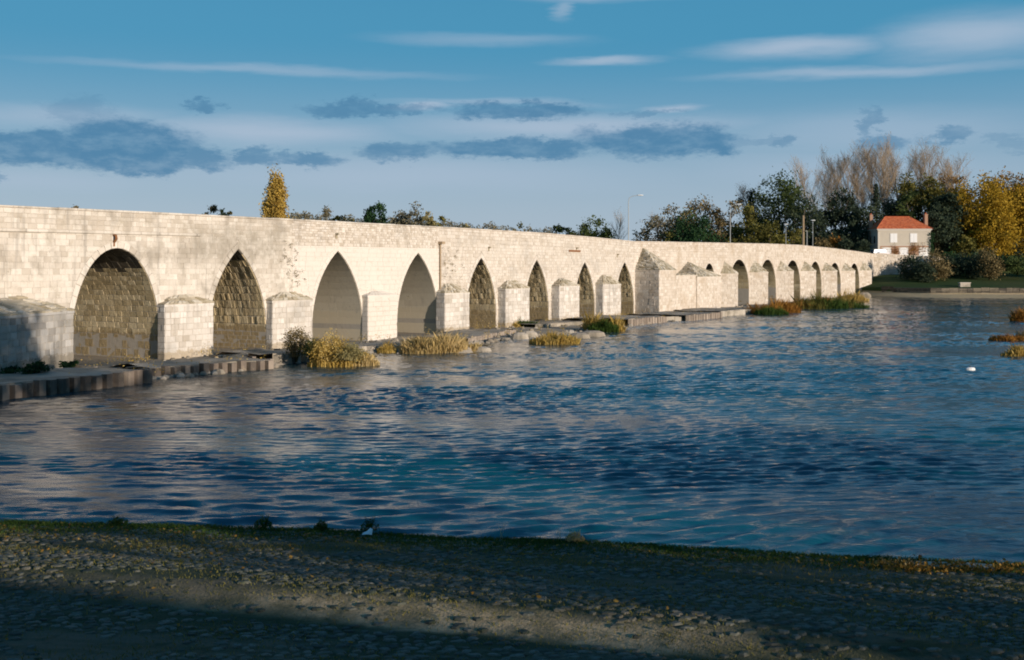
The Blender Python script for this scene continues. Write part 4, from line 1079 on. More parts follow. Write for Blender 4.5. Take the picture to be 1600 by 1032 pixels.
# small plants rooted in wall joints
mb = MB()
for _ in range(210):
    px, y = R.choice([(R.gauss(447,6), R.uniform(375,470)), (R.gauss(462,4), R.uniform(375,450)), (R.gauss(700,10), R.uniform(385,455)), (R.gauss(710,6), R.uniform(400,510)), (R.uniform(260,333), R.gauss(473,3)), (R.gauss(295,6), R.uniform(480,545)), (R.gauss(455,8), R.uniform(480,520)), (R.uniform(560,640), R.gauss(462,2)) if R.random() < .2 else (R.uniform(790,970), R.gauss(445,6)), (R.uniform(1003,1030), R.uniform(400,425))])
    s = S(px, -.1); z = ZB(px, y, -.1)
    for _ in range(9): leaf(mb, (s+R.gauss(0,.1), -.12-abs(R.gauss(0,.08)), z+R.gauss(0,.09)), .055, R.random())
o = mb.build('wall_weeds', L['brown']); o.location = (BX, BY, 0); o.rotation_euler = (0,0,TH); tag(o, 'small weeds rooted in the bridge wall joints', 'weeds', None, 'stuff')
# far scrub line behind the woods
mb = MB()
for _ in range(5200):
    X = R.uniform(-330, 420); Y = R.uniform(400, 480); z = bank_z(X, Y)+abs(R.gauss(0, 3.6)); leaf(mb, (X, Y, z), 1.1, R.random())
tag(mb.build('distant_treeline', L['grey']), 'low hazy treeline beyond the far bank', 'treeline', None, 'stuff')
mb = MB()
for _ in range(7000):
    px = R.uniform(450, 870); Y = R.uniform(402, 416); X = at(px, Y); n_ = .1+1.3*noise.noise(Vector((px*.045, 0, 0)))+.7*noise.noise(Vector((px*.16, 3, 0)))
    top = zat(table(px, [(250,331),(450,339),(700,353),(880,366)])-7*n_, Y); leaf(mb, (X, Y, top-abs(R.gauss(0, 2.0))+1.6*R.random()**2), .42, R.random())
tag(mb.build('far_scrub', L['grey']), 'feathery scrub line showing just over the parapet', 'scrub', None, 'stuff')
# undergrowth that closes the wood behind the house
mb = MB()
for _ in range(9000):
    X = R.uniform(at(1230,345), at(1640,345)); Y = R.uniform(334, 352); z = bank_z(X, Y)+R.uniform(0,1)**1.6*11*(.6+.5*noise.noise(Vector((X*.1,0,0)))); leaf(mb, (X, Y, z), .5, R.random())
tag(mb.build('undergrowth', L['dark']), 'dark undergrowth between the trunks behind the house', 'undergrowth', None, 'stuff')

# ------------------------------------------------------------------ house, shed, cars, lamps
def house():
    W, D, H, RH = 14.8, 10.0, 8.0, 3.6
    Y = 322.; X = at(1413, Y); z = 9.5
    root = empty('riverside_house', (X, Y, z), math.radians(-1.), label='two storey stone house with red hipped roof and white shutters', cat='house')
    w = MB(); w.box(-W/2,W/2,0,D,-2.2,H); w.build('wall', M['housewall'], root)
    # rubble facing, quoins
    q = MB()
    for i in range(22):
        for sx in (-1,1):
            x = sx*W/2; ww = .55 if i % 2 else .35; q.box(min(x,x-sx*ww)-(.03 if sx<0 else 0), max(x,x-sx*ww)+(.03 if sx>0 else 0), -.05, .3, i*.33, i*.33+.31, R.random())
    q.build('quoins', M['trim'], root)['kind'] = 'stuff'
    e = MB(); e.box(-W/2-.35,W/2+.35,-.35,D+.35,H-.02,H+.28); e.box(-W/2-.12,W/2+.12,-.12,D+.12,H-.35,H-.03); e.build('eaves', M['trim'], root)
    b = MB()
    for xa, xb in ((-W/2+.6,-6.4),(-3.6,-1.6),(1.2,4.0),(6.8,W/2-.6)): b.box(xa,xb,-.04,-.001,-1.,3.4,R.random())
    b.box(-W/2+.6,W/2-.6,-.05,-.001,3.1,3.43,.5); b.build('brick_panels', M['brick'], root)
    b = MB(); b.box(-W/2-.04,W/2+.04,-.06,-.001,3.45,3.6); b.build('string_course', M['trim'], root)
    rf = MB(); ov = .45; x0, x1, y0, y1, zz = -W/2-ov, W/2+ov, -ov, D+ov, H+.285; rl, rr_, ym = -W/2+3.5, W/2-4.3, D/2
    A, B, Cc, Dd, E1, E2 = (x0,y0,zz),(x1,y0,zz),(x1,y1,zz),(x0,y1,zz),(rl,ym,zz+RH),(rr_,ym,zz+RH)
    rf.face([A,B,E2,E1],.4); rf.face([B,Cc,E2],.5); rf.face([Cc,Dd,E1,E2],.5); rf.face([Dd,A,E1],.5)
    roof = rf.build('roof', M['tile'], root)
    tl = MB()
    for (a, b_, c, d) in ((A,B,E2,E1),(Dd,A,E1,E1),(B,Cc,E2,E2)):
        a, b_, c, d = map(Vector, (a,b_,c,d)); nr = (b_-a).cross(d-a).normalized(); n = 16
        for i in range(n):
            l0, l1, r0, r1 = a.lerp(d,i/n), a.lerp(d,(i+1)/n), b_.lerp(c,i/n), b_.lerp(c,(i+1)/n); wd = (r0-l0).length; k = max(1, int(wd/.42))
            for j in range(k): tl.quadstone([l0.lerp(r0,j/k),l0.lerp(r0,(j+1)/k),l1.lerp(r1,(j+1)/k),l1.lerp(r1,j/k)], nr, R.uniform(.03,.06), .005, .012, R.random(), 0, R)
    tl.build('tiles', M['tile'], roof)['kind'] = 'stuff'
    rg = MB(); rg.tube([E1, E2], [.14,.14], 6); rg.tube([A, E1], [.12,.12], 6); rg.tube([B, E2], [.12,.12], 6); rg.build('ridge_tiles', M['tile'], roof)
    for cx, cy in ((-W/2+.1, D*.72),(W/2-.2, D*.35)):
        c = MB(); c.box(cx-.42,cx+.42,cy-.6,cy+.6,H-1,H+4.3,.5); c.box(cx-.5,cx+.5,cy-.68,cy+.68,H+4.3,H+4.5,.8)
        ch = c.build('chimney', M['brick'], root); p_ = MB()
        for k in (-.3,.3): p_.tube([(cx,cy+k,H+4.5),(cx,cy+k,H+4.95)], [.14,.11], 8)
        p_.build('chimney_pot', M['tile'], ch)
    def shut(x, z0, w_, h_, arched):
        f = MB(); f.box(x-w_/2-.12,x+w_/2+.12,-.07,.02,z0-.12,z0-.0); f.box(x-w_/2-.12,x-w_/2,-.07,.02,z0,z0+h_); f.box(x+w_/2,x+w_/2+.12,-.07,.02,z0,z0+h_)
        f.box(x-w_/2-.12,x+w_/2+.12,-.07,.02,z0+h_,z0+h_+.14); fr = f.build('window', M['trim'], root)
        for sx in (-1,1):
            s_ = MB(); xa, xb = (x-w_/2+.01, x-.01) if sx < 0 else (x+.01, x+w_/2-.01)
            s_.box(xa,xb,-.09,-.03,z0+.01,z0+h_-.01)
            for k in range(10): zz0 = z0+.1+(h_-.2)*k/10; s_.box(xa+.08,xb-.08,-.115,-.088,zz0,zz0+(h_-.2)/10*.6)
            s_.build('shutter', M['white'], fr)
        if arched:
            s_ = MB(); n = 8; pts = [(x-w_/2*math.cos(PI*k/n), -.09, z0+h_+.15+.38*math.sin(PI*k/n)) for k in range(n+1)]; s_.face(pts); s_.idx([(p[0],-.001,p[2]) for p in pts]+pts, [(k,k+1,n+2+k,n+1+k) for k in range(n)]); s_.build('arch_panel', M['white'], fr)
    shut(-3.0, 4.4, 1.9, 2.5, False); shut(2.6, 4.4, 1.9, 2.5, False)
    for x in (-5.0, -.2, 5.4): shut(x, .1, 2.4, 2.3, True)
    for sy in (2.5, 6.5):
        s_ = MB(); s_.box(-W/2-.08,-W/2-.02,sy,sy+1.2,4.2,6.2); s_.build('side_window', M['carglass'], root)
    v = MB()
    for _ in range(800):
        x = R.choice([R.gauss(-2.5,.7), R.gauss(2.6,.8), R.uniform(1,6)]); v_z = abs(R.gauss(1.8,1.)) if x < 2 else R.gauss(2.6,.9); leaf(v, (x, -.15-abs(R.gauss(0,.12)), min(4.3, max(.1, v_z))), .16, R.random())
    v.build('creeper', L['rustweed'], root)
    v = MB()
    for _ in range(1300): leaf(v, (W/2+R.gauss(.1,.45), R.uniform(-.4,1.5), R.uniform(0,1)**.8*7.2), .22, R.random())
    v.build('ivy', L['deep'], root)
    g = MB(); g.box(-7.2,8.2,-5.5,-5.2,-3,.35); g.box(-7.3,8.3,-5.55,-5.15,.35,.47)
    return root
house()
# low red garden building left of the house
def shed():
    Y = 326.; X = at(1325, Y); root = empty('garden_outbuilding', (X,Y,8.2), .1, label='low reddish outbuilding half hidden by shrubs left of the house', cat='outbuilding')
    w = MB(); w.box(-4,4,0,4,0,3.0,.2); w.build('wall', M['brick'], root)
    r = MB(); r.idx([(-4.3,-.3,3.0),(4.3,-.3,3.0),(4.3,4.3,3.0),(-4.3,4.3,3.0),(-4.3,2,4.6),(4.3,2,4.6)], [(0,1,5,4),(2,3,4,5),(0,4,3),(1,2,5),(0,3,2,1)], .3); r.build('roof', M['tile'], root)
    d = MB(); d.box(-.6,.6,-.06,-.002,0,2.1); d.build('door', M['wood'], root)
shed()
for px, Y, w, col, lb, yt in ((1305,318,26,'rustweed','rust red shrub before the outbuilding',372),(1322,316,30,'dark','dark shrub right of the rust red one',374),(1345,315,30,'dark','dark shrub beside the parked van',378),(1284,316,30,'brown','brown shrub behind the lamp cluster',376)):
    bush(px, Y, 400, yt, w, col, lb, 26, 40, grp='shrubs by the road')

def car(name, px, Y, z, rz, L_, W_, Hh, hood, m, label):
    root = empty(name, (at(px,Y),Y,z), rz, label=label, cat='car' if 'car' in name else 'van')
    prof = [(-L_/2,.35),(-L_/2,.8),(-L_/2+.15,.95),(-L_/2+hood*.35,Hh*.95),(-L_/2+hood*.7,Hh),(L_/2-hood*1.3,Hh),(L_/2-hood*.75,.98),(L_/2-.12,.8),(L_/2,.6),(L_/2,.35)]
    b = MB(); n = len(prof); tw = lambda z: W_/2-(.14 if z > 1. else 0)
    vs = [(x,-tw(z_),z_) for x, z_ in prof]+[(x,tw(z_),z_) for x, z_ in prof]
    b.idx(vs, [tuple(range(n)), tuple(range(2*n-1,n-1,-1))]+[(i,n+i,n+(i+1) % n,(i+1) % n) for i in range(n)]); b.build('body', m, root)
    g = MB()
    for sy in (-1,1):
        y = sy*(W_/2-.05); g.face([(-L_/2+hood*.5,y,1.02),(L_/2-hood*1.0,y,1.02),(L_/2-hood*1.32,y*.93,Hh-.12),(-L_/2+hood*.7,y*.93,Hh-.12)])
    xa, xb = L_/2-hood*1.28, L_/2-hood*.78; g.face([(xb+.03,-W_/2+.2,1.02),(xb+.03,W_/2-.2,1.02),(xa+.05,W_/2-.25,Hh-.08),(xa+.05,-W_/2+.25,Hh-.08)]); g.build('windows', M['carglass'], root)
    for sx in (-1,1):
        for sy in (-1,1):
            t = MB(); y = sy*(W_/2-.1); t.tube([(sx*L_*.31,y-.1,.33),(sx*L_*.31,y+.1,.33)], [.33,.33], 14); ins = t.v[:14]; t.f.append(tuple(range(13,-1,-1))); t.t.append(.5); t.m.append(0); wh = t.build('wheel', M['tyre'], root)
            c = MB(); yo = y+sy*.102; c.tube([(sx*L_*.31,yo,.33),(sx*L_*.31,yo+sy*.015,.33)], [.19,.17], 10); c.build('rim', M['galv'], wh)
    for sy in (-1,1): h = MB(); h.box(L_/2-.02,L_/2+.02,sy*W_*.34-.15,sy*W_*.34+.15,.6,.75); h.build('headlight', M['lampglass'], root)
car('parked_van', 1371, 309, 9.55, math.radians(-165), 4.9, 1.9, 2.15, .8, M['greycar'], 'grey van on the road at the house side')
car('parked_car', 1377, 304.5, 9.45, math.radians(-172), 4.2, 1.75, 1.45, 1.1, M['pink'], 'white car at the bridge end before the house')
# road fill visible between parapet and house
mb = MB(); mb.box(86,124,301.8,330,7.0,9.42); o = mb.build('road', M['concrete']); tag(o, None, None, None, 'structure')

def lamp(px, Y, ytop, arm, label, style='arm', bz=None):
    X = at(px, Y); zt = zat(ytop, Y); bz = 7.9 if bz is None else bz
    root = empty('street_lamp', (X,Y,bz), 0, label=label, cat='street lamp', group='street lamps along the bridge'); H = zt-bz; s = 1 if arm > 0 else -1; arm = abs(arm)
    p = MB()
    if style == 'arm': p.tube([(0,0,0),(0,0,H*.5),(0,0,H-.9),(s*.12,0,H-.35),(s*.6,0,H-.08),(s*(arm-.6),0,H+.02)], [.085,.07,.055,.05,.045,.04], 8)
    else: p.tube([(0,0,0),(0,0,H)], [.08,.05], 8)
    p.build('pole', M['galv'], root)
    h = MB(); x0 = s*(arm-.7) if style == 'arm' else -.5; x1 = s*arm+s*.3 if style == 'arm' else .6; zh = H
    n = 8; R1 = [(.0,.06,.05),(.2,.16,.10),(.6,.2,.12),(.9,.15,.08),(1.,.04,.03)]
    vs = []
    for f, wy, hz_ in R1:
        for k in range(n): a = 2*PI*k/n; vs.append((lerp(x0,x1,f), wy*math.cos(a), zh+hz_*math.sin(a)+.06))
    fs = [(i*n+k,i*n+(k+1) % n,(i+1)*n+(k+1) % n,(i+1)*n+k) for i in range(4) for k in range(n)]+[tuple(range(n)), tuple(range(4*n,5*n))]
    h.idx(vs, fs); hd = h.build('lamp_head', M['lampglass'], root)
    return root
lamp(982, 168, 306, 1.9, 'tallest street lamp, leftmost on the bridge against the sky', bz=9.)
lamp(1141, 212, 320, 1.8, 'street lamp with curved arm before the olive tree', bz=9.)
lamp(1228, 262, 351, .6, 'short street lamp left of the wooden pole', 'post', 8.6)
lamp(1270, 272, 345, .6, 'street lamp with pale head right of the wooden pole', 'post', 8.6)
root = empty('utility_pole', (at(1255,266),266,8.5), 0, label='wooden utility pole between the two short lamps', cat='pole'); p = MB(); H = zat(337,266)-8.5
p.tube([(0,0,0),(0,0,H)], [.34,.26], 8); p.build('shaft', M['wood'], root)
p = MB(); [p.tube([(0,-.25,z),(0,-.42,z)], [.03,.03], 4) for z in frange(1.,H-.5,9)]; p.build('rungs', M['iron'], root)['kind'] = 'stuff'
root = empty('marker_post', (at(1260,266),265.5,8.5), 0, label='thin pale post right beside the wooden pole', cat='post'); p = MB(); H = zat(361,266)-8.5
p.tube([(0,0,0),(0,0,H)], [.09,.09], 6); p.build('shaft', M['galv'], root); p = MB(); p.tube([(-.4,0,H-.05),(.1,0,H-.05)], [.07,.07], 6); p.build('crossbar', M['galv'], root)

# far bank furniture
def bank_wall():
    root = empty('low_bank_wall', (0,0,0), 0, label='low dark stone wall between foreshore and grass', cat='wall'); st = MB(); c = MB(); X = 89.
    while X < 240:
        X1 = X+R.uniform(1.,2.2); ya, yb = shore(X)+12.9, shore(X1)+12.9; z = .6
        while z < 1.9: z1 = z+R.uniform(.3,.4); st.quadstone([(X,ya,z),(X1,yb,z),(X1,yb,z1),(X,ya,z1)], (0,-1,0), R.uniform(.03,.1), .02, .04, R.random(), 0, R); z = z1
        c.idx([(X,ya,-.2),(X1,yb,-.2),(X1,yb,1.95),(X,ya,1.95),(X,ya+.5,-.2),(X1,yb+.5,-.2),(X1,yb+.5,1.98),(X,ya+.5,1.98)], [(0,1,2,3),(3,2,6,7),(5,4,7,6)], .4); X = X1
    c.build('wall_core', M['iron'], root); st.build('masonry', M['crown_shade_wall'], root)['kind'] = 'stuff'
bank_wall()
Y = 268.; X = at(1507, Y); z = bank_z(X, Y)
root = empty('concrete_box', (X,Y,z), .05, label='small pale concrete box on the grass bank below the dark bush', cat='box')
p = MB(); p.box(-1.2,1.2,-.5,.5,-.2,.85,.9); p.build('body', M['concrete'], root); p = MB(); p.box(-1.3,1.3,-.6,.6,.852,1.0,.9); p.build('lid', M['coarse'], root)
# white float in the river
Y = F*CZ/(579-HY); root = empty('mooring_float', (at(1516,Y),Y,0), .1, label='small white float on the river near the right edge', cat='float')
p = MB(); n = 12; vs = []
for rr, zz in ((.2,-.1),(.26,.03),(.26,.12),(.2,.18),(.08,.2)): vs += [(rr*1.25*math.cos(2*PI*k/n), rr*.8*math.sin(2*PI*k/n), zz) for k in range(n)]
p.idx(vs, [(i*n+k,i*n+(k+1) % n,(i+1)*n+(k+1) % n,(i+1)*n+k) for i in range(4) for k in range(n)]+[tuple(range(4*n,5*n))]); p.build('hull', M['white'], root)
p = MB(); p.tube([(0,0,.19),(0,0,.27)], [.05,.04], 6); p.build('ring_post', M['iron'], root)

# ------------------------------------------------------------------ foreground quay
def cob_fn(T, b):
    t = attr(T, 'tone'); n = T.noise(geo_pos(T), 12., 4, .65); g = T.noise(T.v('MULTIPLY', geo_pos(T), (.25,.8,1)), 1., 4, .6)
    c = T.mix(T.ramp(t, 0., 1., smooth=False), (.03,.034,.026), (.14,.138,.11)); c = T.mix(T.ramp(n, .42, .66, 0., .85), c, (.04,.05,.02)); c = T.mix(T.ramp(g, .5, .68, 0., .6), c, (.16,.125,.08))
    T.put(b.inputs['Base Color'], c); bump(T, b, n, .4, .01)
M['cobble'] = mat('worn_cobblestone', cob_fn, .75, .35)
protos = []
for k in range(10):
    mb = MB(); n = 7; rr = [1+R.uniform(-.16,.16) for _ in range(n)]; vs = []
    for f, z in ((1.,-.04),(.95,.008),(.7,.026)): vs += [(f*rr[i]*.5*math.cos(2*PI*i/n+.2), f*rr[i]*.5*math.sin(2*PI*i/n+.2), z+R.uniform(-.006,.006)) for i in range(n)]
    protos.append((vs, [(a*n+i,a*n+(i+1) % n,(a+1)*n+(i+1) % n,(a+1)*n+i) for a in range(2) for i in range(n)]+[tuple(range(2*n,3*n))]))
meshes = []
for vs, fs in protos:
    for t in (.15,.4,.6,.9):
        mb = MB(); mb.idx(vs, fs, t); o = mb.build('cobble', M['cobble'], quay); meshes.append(o.data); bpy.data.objects.remove(o)
cob = []; st = MB(); d = .35; row = 0
while d < 13.2:
    x = -15+R.uniform(0,.3)
    while x < 15:
        w = R.uniform(.12,.27); x += w/2
        e = quay_edge(x); y = e-d+R.uniform(-.04,.04)
        vis = abs(x) < .46*y+1.2
        q = noise.noise(Vector((x*.3, y*.7, 9))) + .5*noise.noise(Vector((x*1.1, y*1.6, 4)))
        edge = .25 if d < 1.5 else (.5 if d < 3. else .0)
        gg = y-(15.7-.3*x); lit_band = .6*(1-sst(abs(x+1), 3, 6))*sst(gg, -.9, -.6)*(1-sst(gg, .1, .5))  # fewer cobbles where the sunlit streak is painted on the ground
        if vis and R.random() > .14+lit_band+edge*.8+max(0, q)*1.5: cob.append((x, y, w*R.uniform(.9,1.05), R.uniform(.10,.14), R.random()))
        x += w/2+.02
    d += .125; row += 1
cob.sort(key=lambda c: c[1])
for i, (x, y, w, h, t) in enumerate(cob):
    z = quay_z(x, y); rz = R.uniform(-.2,.2)
    if i < 300:
        o = bpy.data.objects.new('cobble', meshes[(R.randrange(10))*4+min(3, int(t*4))]); C.objects.link(o); o.parent = quay
        o.location = (x, y, z-.004); o.scale = (w, h, 1); o.rotation_euler = (R.uniform(-.05,.05),R.uniform(-.05,.05),rz)
    else:
        vs, fs = protos[R.randrange(10)]; c_, s_ = math.cos(rz), math.sin(rz); tx, ty = R.gauss(0,.05), R.gauss(0,.05)
        st.idx([(x+(vx*w*c_-vy*h*s_), y+(vx*w*s_+vy*h*c_), z-.004+vz+vx*w*tx+vy*h*ty) for vx, vy, vz in vs], fs, t)
o = st.build('cobbles', M['cobble'], quay); o['kind'] = 'stuff'
# turf along the edge and weeds between the cobbles
def blades(n, dr, name, label, col, hr, xr=(-13,11.5), dens=None, bw=.006):
    mb = MB()
    for _ in range(n):
        x = R.uniform(*xr); e = quay_edge(x); dd = R.uniform(0,1)**1.5*(dr[1]-dr[0])+dr[0]
        if dens and R.random() > dens(x, dd): continue
        y = e-dd; z = quay_z(x, y); h = R.uniform(*hr); a = R.uniform(0,PI); ux, uy = math.cos(a)*bw, math.sin(a)*bw; lx, ly = R.gauss(0,.45)*h, R.gauss(0,.45)*h
        mb.face([(x-ux,y-uy,z-.01),(x+ux,y+uy,z-.01),(x+lx*.4+ux*.8,y+ly*.4+uy*.8,z+h*.6),(x+lx,y+ly,z+h)], min(1, max(0, R.gauss(.5,.25))))
    return tag(mb.build(name, L[col]), label, 'grass', None, 'stuff')
blades(60000, (-.05,1.7), 'quay_grass', 'green grass fringe along the quay edge', 'grass', (.02,.09), dens=lambda x, d: max(.08, (1-d/1.9))*(.75+.5*noise.noise(Vector((x*.8,d*1.5,0)))))
blades(120000, (.8,11.), 'quay_weeds', 'short weeds growing between the cobbles', 'olive', (.015,.05), dens=lambda x, d: max(0, .45+1.1*noise.noise(Vector((x*.4,d*.9,2)))))
for px, py, w, h, lb in ((185,822,.5,.22,'small weed clump on the quay edge near the left'),(412,829,.42,.32,'dark leafy weed clump on the quay edge'),(502,832,.3,.26,'thin weed clump between the leafy ones'),(578,838,.4,.36,'leafy weed clump above the white scrap'),(898,848,.4,.24,'pale dry weeds on the quay edge')):
    X = at(px, 24.6); e = quay_edge(X); Yc = e-.15; zz = quay_z(X, Yc); mb = MB()
    for _ in range(260):
        a = R.uniform(0,2*PI); r_ = math.sqrt(R.random())*w/2; hh = h*R.uniform(.3,1)*(1-r_/w); leaf(mb, (math.cos(a)*r_, math.sin(a)*r_*.6, hh), .03, R.random())
    for _ in range(40): a = R.uniform(0,2*PI); mb.tube([(0,0,0),(math.cos(a)*w*.3,math.sin(a)*w*.2,h*R.uniform(.6,1.2))], [.004,.002], 3, .6)
    o = mb.build('weed_clump', L['grass' if px < 800 else 'straw']); o.location = (at(px, Yc), Yc, zz); tag(o, lb, 'weeds', 'weed clumps on the quay edge')
for px in (783, 875): # two tall dry stalks
    Yc = quay_edge(at(px,23.6))-.12; X = at(px, Yc); zz = quay_z(X, Yc); mb = MB()
    for _ in range(4): mb.tube([(R.gauss(0,.03),0,0),(R.gauss(0,.04),0,.2),(R.gauss(0,.07),0,R.uniform(.28,.4))], [.004,.003,.002], 3, .8)
    o = mb.build('dry_stalks', L['straw']); o.location = (X, Yc, zz); tag(o, 'thin dry stalks on the quay edge, %s' % ('left pair by midframe' if px == 783 else 'right pair beside pale weeds'), 'stalks', 'dry stalks')
# fallen leaves
mb = MB()
for _ in range(1500):
    x = R.uniform(-12,12); dd = abs(R.gauss(0,3.4)); y = quay_edge(x)-dd-.2; c = Vector((x, y, quay_z(x, y)+R.uniform(.03,.06))); a = R.uniform(0,6.3); s_ = R.uniform(.025,.05)
    u = Vector((math.cos(a)*s_, math.sin(a)*s_, R.uniform(-.01,.02))); v = Vector((-math.sin(a)*s_*.6, math.cos(a)*s_*.6, R.uniform(-.01,.02))); mb.face([c-u, c-v, c+u, c+v], R.random())
tag(mb.build('fallen_leaves', L['orange']), 'scattered fallen autumn leaves on the quay', 'leaves', None, 'stuff')
# white scrap
Yc = quay_edge(at(573,24.2))-.55; X = at(573, Yc); mb = MB(); g = [(-.1,-.03,0),(0,-.05,.02),(.11,-.02,.0),(-.09,.04,.03),(.01,.05,.07),(.12,.06,.1),(-.02,.1,.04),(.06,.12,.12)]
mb.idx(g, [(0,1,4,3),(1,2,5,4),(3,4,6),(4,5,7,6)], 1); o = mb.build('paper_scrap', M['white']); o.location = (X, Yc, quay_z(X, Yc)+.04); tag(o, 'crumpled white scrap of paper below the weed clump', 'litter')
# pale stone slab with russet leaf litter on the right
Yc = F*(CZ-1.0)/(884-HY); X0, X1 = at(1425,Yc), at(1552,Yc)
root = empty('stone_kerb', ((X0+X1)/2, Yc, quay_z((X0+X1)/2, Yc)), -.12, label='weathered pale stone slab lying at the quay edge on the right', cat='stone slab')
x = X0-(X0+X1)/2
for k in range(3):
    w = (X1-X0)/3; mb = MB(); mb.quadstone([(x,-.16,.0),(x+w,-.17+.02*k,.0),(x+w,.16,.0),(x,.15,.0)], (0,0,1), .09, .01, .02, .9, 0, R); mb.build('slab_piece', M['ashlar'], root); x += w
mb = MB()
for _ in range(1600):
    x = R.gauss(at(1480,Yc), .8); y = Yc-.15+R.gauss(0,.22); leaf(mb, (x, y, quay_z(x, y)+abs(R.gauss(0,.06))), .045, R.random())
tag(mb.build('leaf_litter', L['orange']), 'drift of russet leaves around the pale slab', 'leaves', None, 'stuff')
mb = MB()
for _ in range(500):
    x = R.gauss(at(1405,Yc), .28); y = Yc+R.gauss(0,.16); leaf(mb, (x-at(1405,Yc), y-Yc, abs(R.gauss(0,.07))), .04, R.random())
o = mb.build('leaf_heap', L['brown']); o.location = (at(1405,Yc), Yc, quay_z(at(1405,Yc), Yc)); tag(o, 'dark brown leaf heap at the left end of the slab', 'leaves', None, 'stuff')

# ------------------------------------------------------------------ unseen things added outside the frame to throw the shade
def shade_house(x, y, rz, W, D, H, RH, label, m='housewall', name='shade_house'):
    z = quay_z(x, y)-.5; root = empty(name, (x,y,z), rz, label=label, cat='building', group='added shade casters on the near quay')
    w = MB(); w.box(-W/2,W/2,-D/2,D/2,0,H); w.build('wall', M[m], root)
    r = MB(); r.idx([(-W/2-.3,-D/2-.3,H),(W/2+.3,-D/2-.3,H),(W/2+.3,D/2+.3,H),(-W/2-.3,D/2+.3,H),(-W/2-.3,0,H+RH),(W/2+.3,0,H+RH)], [(0,1,5,4),(2,3,4,5),(0,4,3),(1,2,5),(0,3,2,1)]); r.build('roof', M['tile'], root)
    for sx in (-1,1):
        for k in range(max(1, int(H//3.2))):
            for j in range(max(2, int(D//3.5))):
                y_ = -D/2+D*(j+.5)/max(2, int(D//3.5)); q = MB(); q.box(sx*W/2-.04,sx*W/2+.04,y_-.5,y_+.5,1.+k*3.2,2.5+k*3.2); q.build('window', M['carglass'], root)
    return root
tx, ty = SD.x/math.hypot(SD.x,SD.y), SD.y/math.hypot(SD.x,SD.y)
QX, QY = -ty, tx                                       # across the sun
def on_ray(px_xy, dist, off=0.): return (px_xy[0]+tx*dist+QX*off, px_xy[1]+ty*dist+QY*off)
# unseen house row added so its ridge draws the edge of the foreground shade (foot of that edge: (-8, 17.7) to (3.9, 13.7))
ea = math.atan2(-4., 11.9); hx, hy = on_ray((-2., 15.95), 45.); ux, uy = math.cos(ea), math.sin(ea); hx += ux*8; hy += uy*8
hh = 1.62+45*math.tan(SUN_EL)-quay_z(hx, hy)+.5
shade_house(hx, hy, ea, 44, 9, hh-3.5, 3.5, 'unseen house row added behind the viewpoint to shade the near quay')
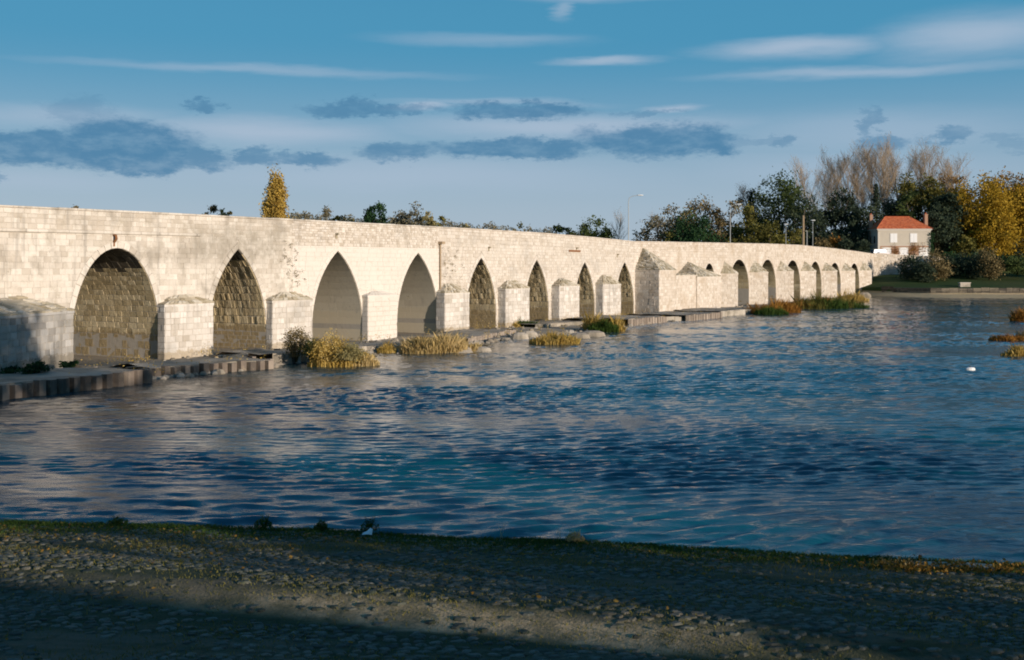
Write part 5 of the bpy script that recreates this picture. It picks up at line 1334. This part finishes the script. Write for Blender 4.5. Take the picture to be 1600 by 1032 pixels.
# low unseen shrub added to shade the right of the foreground
def shade_shrub(dist, across, zc, w, h, nc, nl, ls, gaps, label):
    X, Y = on_ray((4., 17.), dist, across); zb = quay_z(X, Y); root = empty('shade_shrub', (X,Y,zb-.1), 0, label=label, cat='tree', group='added shade trees on the near quay')
    mb = MB(); used = crown(mb, w, h, zc, 'round', nc, nl, ls, 1.0, gaps); mb.build('crown', L['olive'], root); tk = MB(); tk.tube([(0,0,0),(0,0,zc+h*.6)], [.22,.08], 8)
    for c in used[:14]: tk.tube([(0,0,zc*.8),(c.x*.5,c.y*.5,c.z*.8),tuple(c)], [.09,.05,.02], 4)
    tk.build('trunk', M['bark'], root)
shade_shrub(21., 2.2, .1, 6.5, 2.1, 60, 22, .14, .1, 'low unseen shrub added right of the view to shade the quay')
TD = 92.
def shade_tree(off, w, ztp, n, label):  # unseen sparse trees added to dapple the foot of the bridge with shade
    X, Y = on_ray((-27.4, 70.9), TD, off); zb = quay_z(X, Y); root = empty('added_shade_tree', (X,Y,zb-.1), 0, label=label, cat='tree', group='added shade trees on the near quay')
    H = ztp+TD*math.tan(SUN_EL)-zb; mb = MB(); used = crown(mb, w, H-3., 3., 'dome', n, 40, .36, 1.3, .2); mb.build('crown', L['ochre'], root); tk = MB(); tk.tube([(0,0,0),(0,0,H*.7)], [.4,.15], 8)
    for c in used[:20]: tk.tube([(0,0,c.z*.6),(c.x*.5,c.y*.5,c.z*.85),tuple(c)], [.16,.09,.03], 4)
    tk.build('trunk', M['bark'], root)
shade_tree(-6.0, 16., 5.0, 260, 'tall unseen tree added to dapple the left pier')
shade_tree(-19., 14., 4.5, 150, 'second tall unseen tree added for the shade at the left')
shade_tree(3.4, 8., 1.3, 110, 'shorter unseen tree added to shade the left platforms')

mb = MB()
for _ in range(700):
    px = R.uniform(0, 1190); yl = R.choice([R.uniform(-10.4,-9.2), R.uniform(-9.,-1.)]); x = R.uniform(-14, 150); r_ = R.uniform(.08, .32)*(1.3 if yl < -9 else .8)
    z0 = .2 if yl > -9 else .0; n = 6; vs = []
    for f, z in ((1.,-.2),(1.05,.2),(.55,.75)): vs += [(x+f*r_*R.uniform(.8,1.2)*math.cos(2*PI*i/n), yl+f*r_*R.uniform(.8,1.2)*math.sin(2*PI*i/n), z0+z*r_*R.uniform(.8,1.2)) for i in range(n)]
    mb.idx(vs, [(a*n+i,a*n+(i+1) % n,(a+1)*n+(i+1) % n,(a+1)*n+i) for a in range(2) for i in range(n)]+[tuple(range(2*n,3*n))], R.random())
o = mb.build('rubble', M['concrete']); o.location = (BX, BY, 0); o.rotation_euler = (0,0,TH); tag(o, 'loose broken stone lying along the bridge apron', 'rubble', None, 'stuff')
mb = MB()
for _ in range(260):
    x = R.uniform(-13, 110); yl = R.choice([R.uniform(-9.4,-8.6), R.uniform(-2.4,-.9)]); h = R.uniform(.12,.4)
    for _ in range(12): leaf(mb, (x+R.gauss(0,.25), yl+R.gauss(0,.15), .35+abs(R.gauss(0,h))), .07, R.random())
o = mb.build('apron_weeds', L['ochre']); o.location = (BX, BY, 0); o.rotation_euler = (0,0,TH); tag(o, 'low dry weeds scattered along the bridge apron', 'weeds', None, 'stuff')
